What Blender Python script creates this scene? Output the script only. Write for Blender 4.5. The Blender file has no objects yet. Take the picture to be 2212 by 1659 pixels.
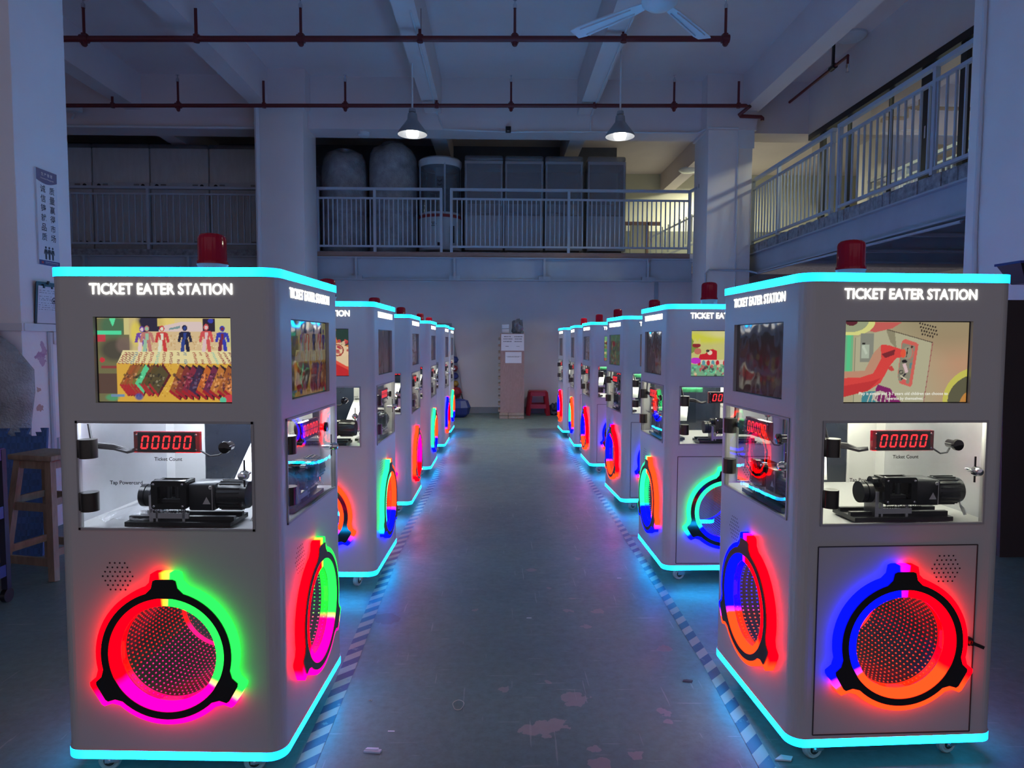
import bpy, bmesh, math, random
import numpy as np
from mathutils import Vector, Matrix

PI = math.pi
R = math.radians
rnd = random.Random(7)
scene = bpy.context.scene
col = scene.collection

# ------------------------------------------------------------------ camera
cam_data = bpy.data.cameras.new('camera')
cam = bpy.data.objects.new('camera', cam_data)
col.objects.link(cam)
cam_data.sensor_fit = 'HORIZONTAL'
cam_data.sensor_width = 36.0
cam_data.lens = 23.68
cam_data.clip_end = 100
_r = Vector((0.999743, -0.022369, 0.00379))
_u = Vector((-0.002419, 0.060989, 0.998136))
_f = Vector((0.022558, 0.997888, -0.060919))
_m = Matrix((_r, _u, -_f)).transposed().to_4x4()
_m.translation = Vector((0, 0, 1.3365))
cam.matrix_world = _m
scene.camera = cam

# ------------------------------------------------------------------ world, exposure
world = bpy.data.worlds.new('evening_sky')
scene.world = world
world.use_nodes = True
bg = world.node_tree.nodes['Background']
bg.inputs['Color'].default_value = (0.60, 0.54, 0.62, 1)
bg.inputs['Strength'].default_value = 0.26
vs = scene.view_settings
vs.view_transform = 'Standard'
vs.look = 'None'
vs.gamma = 1.0
vs.use_curve_mapping = False
vs.exposure = 0.9
cy = scene.cycles
cy.use_denoising = True
cy.use_adaptive_sampling = True
cy.adaptive_threshold = 0.03
cy.max_bounces = 7
cy.diffuse_bounces = 3
cy.glossy_bounces = 5
cy.transmission_bounces = 5
cy.transparent_max_bounces = 12
cy.caustics_reflective = False
cy.caustics_refractive = False
cy.sample_clamp_indirect = 4.0

PENDANT_WATT = 150.0
INDOOR_WATT = 60.0


def area_light(name, loc, size, watt, color, parent=None, rot=(0, 0, 0), sy=None, spread=PI):
    d = bpy.data.lights.new(name, 'AREA')
    d.energy = watt
    d.color = color
    d.size = size
    d.spread = spread
    if sy:
        d.shape = 'RECTANGLE'
        d.size_y = sy
    o = bpy.data.objects.new(name, d)
    col.objects.link(o)
    o.location = loc
    o.rotation_euler = rot
    o.parent = parent
    return o


# ------------------------------------------------------------------ node helpers
def _mat(name):
    m = bpy.data.materials.new(name)
    m.use_nodes = True
    nt = m.node_tree
    for n in list(nt.nodes):
        nt.nodes.remove(n)
    out = nt.nodes.new('ShaderNodeOutputMaterial')
    return m, nt, out


def N(nt, kind, **kw):
    n = nt.nodes.new('ShaderNode' + kind)
    for k, v in kw.items():
        if k in n.inputs:
            s = n.inputs[k]
            if isinstance(v, bpy.types.NodeSocket):
                nt.links.new(v, s)
            else:
                s.default_value = v
        else:
            setattr(n, k, v)
    return n


def L(nt, a, b):
    nt.links.new(a, b)


def mix_col(nt, fac, a, b):
    n = nt.nodes.new('ShaderNodeMix')
    n.data_type = 'RGBA'
    for idx, v in ((0, fac), (6, a), (7, b)):
        s = n.inputs[idx]
        if isinstance(v, bpy.types.NodeSocket):
            nt.links.new(v, s)
        else:
            s.default_value = v if idx == 0 else (tuple(v) + (1,) if len(v) == 3 else v)
    return n.outputs[2]


def math_n(nt, op, a, b=0.0, c=0.0, clamp=False):
    n = nt.nodes.new('ShaderNodeMath')
    n.operation = op
    n.use_clamp = clamp
    for i, v in enumerate((a, b, c)):
        if isinstance(v, bpy.types.NodeSocket):
            nt.links.new(v, n.inputs[i])
        else:
            n.inputs[i].default_value = v
    return n.outputs[0]


def ramp(nt, fac, stops, interp='LINEAR'):
    n = nt.nodes.new('ShaderNodeValToRGB')
    n.color_ramp.interpolation = interp
    e = n.color_ramp.elements
    while len(e) < len(stops):
        e.new(0.5)
    for i, (p, c) in enumerate(stops):
        e[i].position = p
        e[i].color = tuple(c) + (1,) if len(c) == 3 else c
    nt.links.new(fac, n.inputs[0])
    return n.outputs[0]


def paint(name, c, rough=0.5, metal=0.0, var=0.12, scale=3.0, bump=0.0, bscale=60.0, spec=0.5, coat=0.0, c2=None, stretch=None):
    """A painted, plastic or metal surface: base colour broken up by noise, optional fine bump."""
    m, nt, out = _mat(name)
    p = N(nt, 'BsdfPrincipled', Roughness=rough, Metallic=metal)
    p.inputs['Specular IOR Level'].default_value = spec
    p.inputs['Coat Weight'].default_value = coat
    tc = N(nt, 'TexCoord')
    v = tc.outputs['Object']
    if stretch:
        mp = N(nt, 'Mapping', Vector=v, Scale=stretch)
        v = mp.outputs[0]
    nz = N(nt, 'TexNoise', Vector=v, Scale=scale, Detail=5.0, Roughness=0.6)
    c2 = c2 or tuple(x * (1 - var * 2) for x in c)
    f = math_n(nt, 'MULTIPLY_ADD', nz.outputs['Fac'], 2.2, -0.6, clamp=True)
    L(nt, mix_col(nt, f, c, c2), p.inputs['Base Color'])
    if bump:
        nb = N(nt, 'TexNoise', Vector=v, Scale=bscale, Detail=4.0)
        b = N(nt, 'Bump', Strength=bump, Distance=0.01, Height=nb.outputs['Fac'])
        L(nt, b.outputs[0], p.inputs['Normal'])
    L(nt, p.outputs[0], out.inputs[0])
    return m


def glow(name, c, strength=1.0, sample=True):
    m, nt, out = _mat(name)
    e = N(nt, 'Emission', Color=tuple(c) + (1,), Strength=strength)
    L(nt, e.outputs[0], out.inputs[0])
    if not sample:
        m.cycles.emission_sampling = 'NONE'
    return m


def clear(name, tint=(0.95, 0.97, 1.0), gloss=0.08, rough=0.03, bump=0.0, bscale=8.0, haze=0.0, hazecol=(0.6, 0.65, 0.7)):
    """Thin glass, acrylic or film: see-through with a fresnel-weighted reflection."""
    m, nt, out = _mat(name)
    t = N(nt, 'BsdfTransparent', Color=tuple(tint) + (1,))
    g = N(nt, 'BsdfGlossy', Color=(1, 1, 1, 1), Roughness=rough)
    fr = N(nt, 'Fresnel', IOR=1.45)
    f = math_n(nt, 'MULTIPLY_ADD', fr.outputs[0], 0.8, gloss, clamp=True)
    if bump:
        nb = N(nt, 'TexNoise', Vector=N(nt, 'TexCoord').outputs['Object'], Scale=bscale, Detail=4.0, Distortion=0.6)
        b = N(nt, 'Bump', Strength=bump, Distance=0.02, Height=nb.outputs['Fac'])
        L(nt, b.outputs[0], g.inputs['Normal'])
    mx = N(nt, 'MixShader')
    L(nt, f, mx.inputs[0]); L(nt, t.outputs[0], mx.inputs[1]); L(nt, g.outputs[0], mx.inputs[2])
    res = mx
    if haze:
        d = N(nt, 'BsdfDiffuse', Color=tuple(hazecol) + (1,))
        mh = N(nt, 'MixShader', Fac=haze)
        L(nt, mx.outputs[0], mh.inputs[1]); L(nt, d.outputs[0], mh.inputs[2])
        res = mh
    L(nt, res.outputs[0], out.inputs[0])
    return m


# ------------------------------------------------------------------ mesh builder
class MB:
    def __init__(self):
        self.v = []; self.f = []; self.mi = []; self.M = Matrix(); self.cur = 0

    def _add(self, vs, fs):
        b = len(self.v)
        M = self.M
        self.v.extend([tuple(M @ Vector(p)) for p in vs])
        self.f.extend([tuple(b + i for i in f) for f in fs])
        self.mi.extend([self.cur] * len(fs))

    def quad(self, a, b, c, d):
        self._add([a, b, c, d], [(0, 1, 2, 3)])

    def poly(self, pts):
        self._add(pts, [tuple(range(len(pts)))])

    def box(self, lo, hi, bevel=0.0):
        x0, y0, z0 = lo; x1, y1, z1 = hi
        if bevel <= 0:
            vs = [(x0, y0, z0), (x1, y0, z0), (x1, y1, z0), (x0, y1, z0), (x0, y0, z1), (x1, y0, z1), (x1, y1, z1), (x0, y1, z1)]
            self._add(vs, [(0, 3, 2, 1), (4, 5, 6, 7), (0, 1, 5, 4), (1, 2, 6, 5), (2, 3, 7, 6), (3, 0, 4, 7)])
            return
        bm = bmesh.new()
        bmesh.ops.create_cube(bm, size=1.0)
        for q in bm.verts:
            q.co = Vector(((x0 + x1) / 2 + q.co.x * (x1 - x0), (y0 + y1) / 2 + q.co.y * (y1 - y0), (z0 + z1) / 2 + q.co.z * (z1 - z0)))
        bmesh.ops.bevel(bm, geom=bm.edges[:] + bm.verts[:], offset=bevel, segments=2, profile=0.5, affect='EDGES')
        bm.verts.index_update()
        self._add([tuple(q.co) for q in bm.verts], [tuple(q.index for q in f.verts) for f in bm.faces])
        bm.free()

    def beam(self, a, b, w, h, up=(0, 0, 1)):
        """Square bar from a to b, w wide and h high."""
        a = Vector(a); b = Vector(b); d = (b - a)
        ln = d.length; d.normalize()
        s = d.cross(Vector(up))
        if s.length < 1e-4:
            s = d.cross(Vector((1, 0, 0)))
        s.normalize(); t = s.cross(d)
        vs = []
        for q in (a, b):
            for i, j in ((-1, -1), (1, -1), (1, 1), (-1, 1)):
                vs.append(tuple(q + s * (w / 2 * i) + t * (h / 2 * j)))
        self._add(vs, [(0, 1, 2, 3), (7, 6, 5, 4), (0, 4, 5, 1), (1, 5, 6, 2), (2, 6, 7, 3), (3, 7, 4, 0)])

    def tube(self, pts, r, n=8, cap=True):
        pts = [Vector(p) for p in pts]
        rs = r if isinstance(r, (list, tuple)) else [r] * len(pts)
        vs = []; fs = []
        d0 = (pts[1] - pts[0]).normalized()
        ref = Vector((0, 0, 1)) if abs(d0.z) < 0.9 else Vector((1, 0, 0))
        s = d0.cross(ref).normalized()
        for i, q in enumerate(pts):
            if i == 0: d = pts[1] - pts[0]
            elif i == len(pts) - 1: d = pts[-1] - pts[-2]
            else: d = pts[i + 1] - pts[i - 1]
            d = d.normalized()
            s = (s - d * s.dot(d)).normalized()
            t = d.cross(s)
            for k in range(n):
                a = 2 * PI * k / n
                vs.append(tuple(q + (s * math.cos(a) + t * math.sin(a)) * rs[i]))
        for i in range(len(pts) - 1):
            for k in range(n):
                k2 = (k + 1) % n
                fs.append((i * n + k, i * n + k2, (i + 1) * n + k2, (i + 1) * n + k))
        if cap:
            fs.append(tuple(reversed(range(n))))
            fs.append(tuple((len(pts) - 1) * n + k for k in range(n)))
        self._add(vs, fs)

    def cyl(self, a, b, r, n=20):
        self.tube([a, b], r, n)

    def lathe(self, prof, c=(0, 0, 0), n=32, axis='z', closed=False):
        """prof: (radius, height) pairs turned about the axis through c."""
        vs = []; fs = []
        for (r, h) in prof:
            for k in range(n):
                a = 2 * PI * k / n
                x, y = r * math.cos(a), r * math.sin(a)
                p = {'z': (x, y, h), 'y': (x, h, y), 'x': (h, x, y)}[axis]
                vs.append((p[0] + c[0], p[1] + c[1], p[2] + c[2]))
        for i in range(len(prof) - 1):
            for k in range(n):
                k2 = (k + 1) % n
                fs.append((i * n + k, i * n + k2, (i + 1) * n + k2, (i + 1) * n + k))
        self._add(vs, fs)

    def prism(self, poly, z0, z1, hole=None, bottom=True, top=True):
        """Extrude a 2-D outline; with a hole outline of the same point count it becomes a ring."""
        n = len(poly)
        vs = [(x, y, z0) for x, y in poly] + [(x, y, z1) for x, y in poly]
        fs = [(k, (k + 1) % n, n + (k + 1) % n, n + k) for k in range(n)]
        if hole:
            vs += [(x, y, z0) for x, y in hole] + [(x, y, z1) for x, y in hole]
            for k in range(n):
                k2 = (k + 1) % n
                fs.append((2 * n + k2, 2 * n + k, 3 * n + k, 3 * n + k2))
                if top: fs.append((n + k, n + k2, 3 * n + k2, 3 * n + k))
                if bottom: fs.append((k2, k, 2 * n + k, 2 * n + k2))
        else:
            if bottom: fs.append(tuple(reversed(range(n))))
            if top: fs.append(tuple(range(n, 2 * n)))
        self._add(vs, fs)

    def mesh(self, name, mats, smooth=40):
        me = bpy.data.meshes.new(name)
        me.from_pydata(self.v, [], self.f)
        mats = mats if isinstance(mats, (list, tuple)) else [mats]
        for m in mats:
            me.materials.append(m)
        if len(mats) > 1:
            me.polygons.foreach_set('material_index', self.mi)
        if smooth:
            me.polygons.foreach_set('use_smooth', [True] * len(me.polygons))
            me.set_sharp_from_angle(angle=R(smooth))
        me.update()
        return me

    def build(self, name, mats, parent=None, loc=(0, 0, 0), rot=(0, 0, 0), smooth=40, matrix=None):
        return put(name, self.mesh(name, mats, smooth), parent, loc, rot, matrix)


def put(name, me, parent=None, loc=(0, 0, 0), rot=(0, 0, 0), matrix=None):
    o = bpy.data.objects.new(name, me)
    col.objects.link(o)
    o.parent = parent
    if matrix is not None:
        o.matrix_local = matrix
    else:
        o.location = loc
        o.rotation_euler = rot
    return o


def thing(name, label, cat, loc=(0, 0, 0), rz=0.0, group=None, obj=None):
    """An Empty at the thing's base that parents its parts, or the tags on a thing that is one mesh."""
    o = obj
    if o is None:
        o = bpy.data.objects.new(name, None)
        o.empty_display_size = 0.1
        col.objects.link(o)
        o.location = loc
        o.rotation_euler = (0, 0, rz)
    o['label'] = label
    o['category'] = cat
    if group:
        o['group'] = group
    return o


def struct(o):
    o['kind'] = 'structure'
    return o


_txt = {}


def text_mb(mb, s, w=None, h=None, c=(0, 0), z=0.0, depth=0.0, bold=0.0, align='C', space=1.0):
    """Add lettering in the builder's x-y plane, scaled to width w and / or cap height h, centred on c."""
    key = (s, bold, space, depth > 0)
    if key not in _txt:
        cu = bpy.data.curves.new('t', 'FONT')
        cu.body = s
        cu.offset = bold
        cu.space_character = space
        cu.resolution_u = 3
        if depth > 0:
            cu.extrude = 0.5
        o = bpy.data.objects.new('t', cu)
        col.objects.link(o)
        dg = bpy.context.evaluated_depsgraph_get()
        dg.update()
        me = bpy.data.meshes.new_from_object(o.evaluated_get(dg))
        _txt[key] = ([tuple(q.co) for q in me.vertices], [tuple(p.vertices) for p in me.polygons])
        bpy.data.objects.remove(o)
        bpy.data.curves.remove(cu)
        bpy.data.meshes.remove(me)
    vs, fs = _txt[key]
    if not vs:
        return
    x0 = min(p[0] for p in vs); x1 = max(p[0] for p in vs)
    y0 = min(p[1] for p in vs); y1 = max(p[1] for p in vs)
    sx = w / (x1 - x0) if w else None
    sy = h / (y1 - y0) if h else None
    sx = sx or sy; sy = sy or sx
    mb._add([((p[0] - (x0 + x1) / 2) * sx + c[0], (p[1] - (y0 + y1) / 2) * sy + c[1], z + (p[2] + 0.5) * depth) for p in vs], fs)


def rrect(hw, hh, r, n=5, cx=0.0, cy_=0.0):
    pts = []
    for (x, y, a0) in ((hw - r, -hh + r, -90), (hw - r, hh - r, 0), (-hw + r, hh - r, 90), (-hw + r, -hh + r, 180)):
        for k in range(n + 1):
            a = R(a0 + 90 * k / n)
            pts.append((cx + x + r * math.cos(a), cy_ + y + r * math.sin(a)))
    return pts
# ------------------------------------------------------------------ shared materials
def floor_material():
    m, nt, out = _mat('green_epoxy_floor')
    p = N(nt, 'BsdfPrincipled')
    pos = N(nt, 'TexCoord').outputs['Object']
    n1 = N(nt, 'TexNoise', Vector=pos, Scale=0.8, Detail=8.0, Roughness=0.65).outputs['Fac']
    n2 = N(nt, 'TexNoise', Vector=pos, Scale=28.0, Detail=6.0, Roughness=0.75).outputs['Fac']
    n3 = N(nt, 'TexNoise', Vector=pos, Scale=7.0, Detail=5.0).outputs['Fac']
    base = mix_col(nt, n1, (0.105, 0.18, 0.165), (0.17, 0.24, 0.24))
    base = mix_col(nt, math_n(nt, 'MULTIPLY_ADD', n2, 2.4, -0.9, clamp=True), base, (0.10, 0.14, 0.13))
    # long fine scratches
    mp = N(nt, 'Mapping', Vector=pos, Rotation=(0, 0, 0.5), Scale=(1.6, 30.0, 1))
    sc = N(nt, 'TexNoise', Vector=mp.outputs[0], Scale=2.5, Detail=3.0).outputs['Fac']
    base = mix_col(nt, math_n(nt, 'MULTIPLY', math_n(nt, 'GREATER_THAN', sc, 0.685), 0.45), base, (0.36, 0.38, 0.37))
    mp2 = N(nt, 'Mapping', Vector=pos, Rotation=(0, 0, -0.35), Scale=(26.0, 1.2, 1))
    sc2 = N(nt, 'TexNoise', Vector=mp2.outputs[0], Scale=2.2, Detail=3.0).outputs['Fac']
    base = mix_col(nt, math_n(nt, 'MULTIPLY', math_n(nt, 'GREATER_THAN', sc2, 0.695), 0.45), base, (0.34, 0.36, 0.36))
    # chipped places where the pinkish concrete shows
    wob = N(nt, 'TexNoise', Vector=pos, Scale=16.0, Detail=4.0)
    off = N(nt, 'VectorMath', operation='SUBTRACT')
    L(nt, wob.outputs['Color'], off.inputs[0]); off.inputs[1].default_value = (0.5, 0.5, 0.5)
    scl = N(nt, 'VectorMath', operation='SCALE'); L(nt, off.outputs[0], scl.inputs[0]); scl.inputs['Scale'].default_value = 0.10
    add = N(nt, 'VectorMath', operation='ADD'); L(nt, pos, add.inputs[0]); L(nt, scl.outputs[0], add.inputs[1])
    flat = N(nt, 'VectorMath', operation='MULTIPLY'); L(nt, add.outputs[0], flat.inputs[0]); flat.inputs[1].default_value = (1, 1, 0)
    chips = None
    for (x, y, r) in ((0.30, 2.46, 0.05), (0.17, 2.275, 0.042), (0.215, 2.285, 0.038), (0.115, 2.26, 0.03), (0.18, 2.22, 0.02), (0.33, 2.15, 0.018), (0.33, 2.06, 0.03), (0.45, 2.1, 0.02),
                      (0.60, 2.36, 0.025), (0.03, 2.53, 0.02), (0.21, 2.59, 0.016), (0.51, 3.28, 0.03), (0.36, 3.28, 0.022), (0.40, 3.45, 0.02), (0.28, 3.6, 0.02), (0.2, 3.9, 0.03), (0.5, 4.1, 0.025), (0.42, 3.1, 0.02), (-0.1, 3.3, 0.02), (0.74, 2.86, 0.03), (0.95, 4.6, 0.03), (0.62, 2.3, 0.02)):
        d = N(nt, 'VectorMath', operation='DISTANCE'); L(nt, flat.outputs[0], d.inputs[0]); d.inputs[1].default_value = (x, y, 0)
        k = math_n(nt, 'LESS_THAN', d.outputs['Value'], r)
        chips = k if chips is None else math_n(nt, 'MAXIMUM', chips, k)
    small = math_n(nt, 'GREATER_THAN', N(nt, 'TexNoise', Vector=pos, Scale=9.0, Detail=5.0, Roughness=0.6).outputs['Fac'], 0.775)
    chips = math_n(nt, 'MAXIMUM', chips, small)
    dark = N(nt, 'VectorMath', operation='DISTANCE'); L(nt, flat.outputs[0], dark.inputs[0]); dark.inputs[1].default_value = (-0.53, 3.2, 0)
    base = mix_col(nt, math_n(nt, 'MULTIPLY', math_n(nt, 'LESS_THAN', dark.outputs['Value'], 0.06), 0.7), base, (0.09, 0.09, 0.085))
    base = mix_col(nt, math_n(nt, 'MULTIPLY', chips, 0.6), base, (0.42, 0.34, 0.34))
    L(nt, base, p.inputs['Base Color'])
    rg = math_n(nt, 'MULTIPLY_ADD', n3, 0.26, 0.28)
    L(nt, math_n(nt, 'MULTIPLY_ADD', chips, 0.35, rg, clamp=True), p.inputs['Roughness'])
    p.inputs['Specular IOR Level'].default_value = 0.45
    hb = math_n(nt, 'ADD', math_n(nt, 'MULTIPLY', n3, 0.6), math_n(nt, 'MULTIPLY', n2, 0.4))
    b = N(nt, 'Bump', Strength=0.22, Distance=0.006, Height=hb)
    L(nt, b.outputs[0], p.inputs['Normal'])
    L(nt, p.outputs[0], out.inputs[0])
    return m


def column_material():
    """White-painted concrete with scuffs and a few pink paint stains low on the face."""
    m, nt, out = _mat('white_column_paint')
    p = N(nt, 'BsdfPrincipled', Roughness=0.6)
    pos = N(nt, 'TexCoord').outputs['Object']
    n1 = N(nt, 'TexNoise', Vector=pos, Scale=1.6, Detail=6.0).outputs['Fac']
    base = mix_col(nt, n1, (0.90, 0.84, 0.82), (0.76, 0.71, 0.70))
    wob = N(nt, 'TexNoise', Vector=pos, Scale=14.0, Detail=3.0)
    off = N(nt, 'VectorMath', operation='SUBTRACT'); L(nt, wob.outputs['Color'], off.inputs[0]); off.inputs[1].default_value = (0.5, 0.5, 0.5)
    scl = N(nt, 'VectorMath', operation='SCALE'); L(nt, off.outputs[0], scl.inputs[0]); scl.inputs['Scale'].default_value = 0.18
    add = N(nt, 'VectorMath', operation='ADD'); L(nt, pos, add.inputs[0]); L(nt, scl.outputs[0], add.inputs[1])
    for (x, y, z, r, c) in ((-3.16, 4.75, 1.22, 0.055, (0.42, 0.2, 0.34)), (-3.16, 4.78, 1.27, 0.04, (0.42, 0.2, 0.34)), (-3.16, 4.72, 1.24, 0.03, (0.45, 0.25, 0.38)), (-3.16, 4.7, 1.0, 0.03, (0.4, 0.22, 0.16)), (-3.16, 4.71, 0.86, 0.028, (0.42, 0.17, 0.1))):
        d = N(nt, 'VectorMath', operation='DISTANCE'); L(nt, add.outputs[0], d.inputs[0]); d.inputs[1].default_value = (x, y, z)
        base = mix_col(nt, math_n(nt, 'MULTIPLY', math_n(nt, 'LESS_THAN', d.outputs['Value'], r), 0.75), base, c)
    L(nt, base, p.inputs['Base Color'])
    nb = N(nt, 'TexNoise', Vector=pos, Scale=40.0, Detail=4.0)
    b = N(nt, 'Bump', Strength=0.12, Distance=0.01, Height=nb.outputs['Fac'])
    L(nt, b.outputs[0], p.inputs['Normal'])
    L(nt, p.outputs[0], out.inputs[0])
    return m


def tape_material(name, flip):
    m, nt, out = _mat(name)
    p = N(nt, 'BsdfPrincipled', Roughness=0.45)
    pos = N(nt, 'TexCoord').outputs['Object']
    sx = N(nt, 'SeparateXYZ', Vector=pos)
    t = math_n(nt, 'MULTIPLY_ADD', sx.outputs[0], flip, sx.outputs[1])
    fr = math_n(nt, 'FRACT', math_n(nt, 'MULTIPLY', t, 1 / 0.115))
    st = math_n(nt, 'GREATER_THAN', fr, 0.5)
    c = mix_col(nt, st, (0.03, 0.042, 0.10), (0.33, 0.29, 0.23))
    n1 = N(nt, 'TexNoise', Vector=pos, Scale=22.0, Detail=6.0, Roughness=0.7).outputs['Fac']
    c = mix_col(nt, math_n(nt, 'MULTIPLY', math_n(nt, 'GREATER_THAN', n1, 0.62), 0.6), c, (0.2, 0.22, 0.22))
    L(nt, c, p.inputs['Base Color'])
    L(nt, p.outputs[0], out.inputs[0])
    return m


def wood_material(name, c1, c2, scale=(1, 1, 12), rough=0.5, dist=2.5):
    m, nt, out = _mat(name)
    p = N(nt, 'BsdfPrincipled', Roughness=rough)
    pos = N(nt, 'TexCoord').outputs['Object']
    mp = N(nt, 'Mapping', Vector=pos, Scale=scale)
    w = N(nt, 'TexNoise', Vector=mp.outputs[0], Scale=3.0, Detail=5.0, Distortion=dist).outputs['Fac']
    fine = N(nt, 'TexNoise', Vector=mp.outputs[0], Scale=18.0, Detail=4.0).outputs['Fac']
    c = mix_col(nt, math_n(nt, 'MULTIPLY_ADD', w, 2.2, -0.6, clamp=True), c1, c2)
    c = mix_col(nt, math_n(nt, 'MULTIPLY', fine, 0.4), c, tuple(x * 0.6 for x in c2))
    L(nt, c, p.inputs['Base Color'])
    b = N(nt, 'Bump', Strength=0.15, Distance=0.005, Height=fine)
    L(nt, b.outputs[0], p.inputs['Normal'])
    L(nt, p.outputs[0], out.inputs[0])
    return m


M = {}
M['floor'] = floor_material()
M['column'] = column_material()
M['ceiling'] = paint('white_ceiling_paint', (0.76, 0.66, 0.66), 0.7, var=0.06, scale=0.7, bump=0.05, bscale=25)
M['wall'] = paint('white_wall_paint', (0.88, 0.81, 0.81), 0.65, var=0.06, scale=0.9)
M['wall_dark'] = paint('shade_painted_grey_wall', (0.13, 0.15, 0.2), 0.7)  # gloom of the gallery spaces is put into this dark wall colour
M['wall_cream'] = paint('cream_wall_paint', (0.62, 0.62, 0.5), 0.7, var=0.04)
M['wall_low'] = paint('dark_dado_paint', (0.16, 0.17, 0.14), 0.7)
M['steel'] = paint('grey_blue_steel_paint', (0.42, 0.46, 0.52), 0.45, var=0.08, scale=2)
M['rail'] = paint('grey_rail_paint', (0.44, 0.49, 0.56), 0.4, var=0.06, scale=4)
M['fascia'] = wood_material('brown_fascia_board', (0.42, 0.26, 0.21), (0.30, 0.18, 0.15), (1.0, 6, 10))
M['concrete'] = paint('rough_concrete', (0.40, 0.41, 0.43), 0.9, var=0.32, scale=14, bump=1.0, bscale=22)
M['red_pipe'] = paint('dark_red_pipe_paint', (0.14, 0.018, 0.024), 0.4, var=0.15, scale=5)
M['white_plastic'] = paint('white_plastic', (0.68, 0.69, 0.72), 0.4, var=0.04)
M['grey_plastic'] = paint('grey_plastic', (0.32, 0.33, 0.35), 0.45)
M['black'] = paint('black_plastic', (0.012, 0.012, 0.015), 0.35)
M['black_matte'] = paint('matte_black', (0.015, 0.015, 0.02), 0.7)
M['black_alu'] = paint('black_anodised_frame', (0.012, 0.014, 0.02), 0.35)
M['chrome'] = paint('chrome', (0.75, 0.76, 0.8), 0.12, 1.0, var=0.03)
M['alu'] = paint('brushed_aluminium', (0.62, 0.63, 0.66), 0.32, 0.9, var=0.08, scale=2, stretch=(1, 1, 14))
M['skirt'] = paint('grey_skirting', (0.33, 0.34, 0.38), 0.5)

# ------------------------------------------------------------------ room shell
YB, YM, YC = 12.8, 12.1, 11.23           # back wall, gallery front, front of the rear columns
mb = MB(); mb.box((-9, -3, -0.1), (9.4, YB, 0)); struct(mb.build('floor', M['floor'], smooth=0))
mb = MB(); mb.box((-9, -3, 5.73), (9.4, 11.5, 5.93)); struct(mb.build('ceiling', M['ceiling'], smooth=0))
mb = MB(); mb.box((-9, YB, 0), (2.98, YB + 0.15, 2.70)); struct(mb.build('wall_back', M['wall'], smooth=0))
mb = MB(); mb.box((3.05, YB, 0), (9.4, YB + 0.15, 2.66)); struct(mb.build('wall_back_corner', M['wall'], smooth=0))
mb = MB(); mb.box((2.98, YB - 0.03, 0), (3.05, YB + 0.1, 2.7)); struct(mb.build('trim_1', M['steel'], smooth=0))
mb = MB(); mb.box((-9, YB - 0.015, 0), (2.98, YB - 0.001, 0.115)); struct(mb.build('baseboard_back', M['skirt'], smooth=0))
mb = MB(); mb.box((-9.15, -3, 0), (-9, 17, 5.9)); struct(mb.build('wall_left', M['wall'], smooth=0))
mb = MB(); mb.box((9.4, -3, 0), (9.55, 17, 5.9)); struct(mb.build('wall_right', M['wall_cream'], smooth=0))

# ceiling beams along the hall, and the cross beam over the gallery front
for i, x in enumerate((-6.0, -3.84, -1.07, 1.47, 4.16)):
    mb = MB(); w = 0.135 if i != 1 else 0.14
    mb.box((x - w, -3, 5.15), (x + w, 11.5, 5.74)); struct(mb.build('ceiling_beam', M['ceiling'], smooth=0))
mb = MB(); mb.box((-9, 11.5, 4.88), (9.4, 12.0, 5.93)); struct(mb.build('cross_beam', M['ceiling'], smooth=0))

# columns
def column(name, x0, x1, y0, y1, z1, m=None):
    b = MB(); b.box((x0, y0, 0), (x1, y1, z1), 0.012)
    return struct(b.build(name, m or M['column']))
column('column_front', -3.9, -3.16, 4.565, 5.13, 5.73)
column('column_rear', -3.87, -3.15, YC, 12.0, 5.15)
column('column_front_right', 3.86, 4.55, 4.3, 5.55, 5.73)
column('column_rear_right', 3.47, 4.21, YC, 12.0, 4.86)
mb = MB(); mb.box((3.43, 11.2, 4.84), (4.26, 12.0, 5.73)); struct(mb.build('column_capital', M['ceiling'], smooth=0))
mb = MB(); mb.box((-3.92, 11.2, 5.15), (-3.1, 12.0, 5.73)); struct(mb.build('column_capital', M['ceiling'], smooth=0))
mb = MB(); mb.box((3.955, YC - 0.02, 0), (3.975, YC, 4.86)); mb.box((3.975, YC - 0.012, 4.55), (4.23, YC, 4.9)); struct(mb.build('trim_2', M['white_plastic'], smooth=0))

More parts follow.
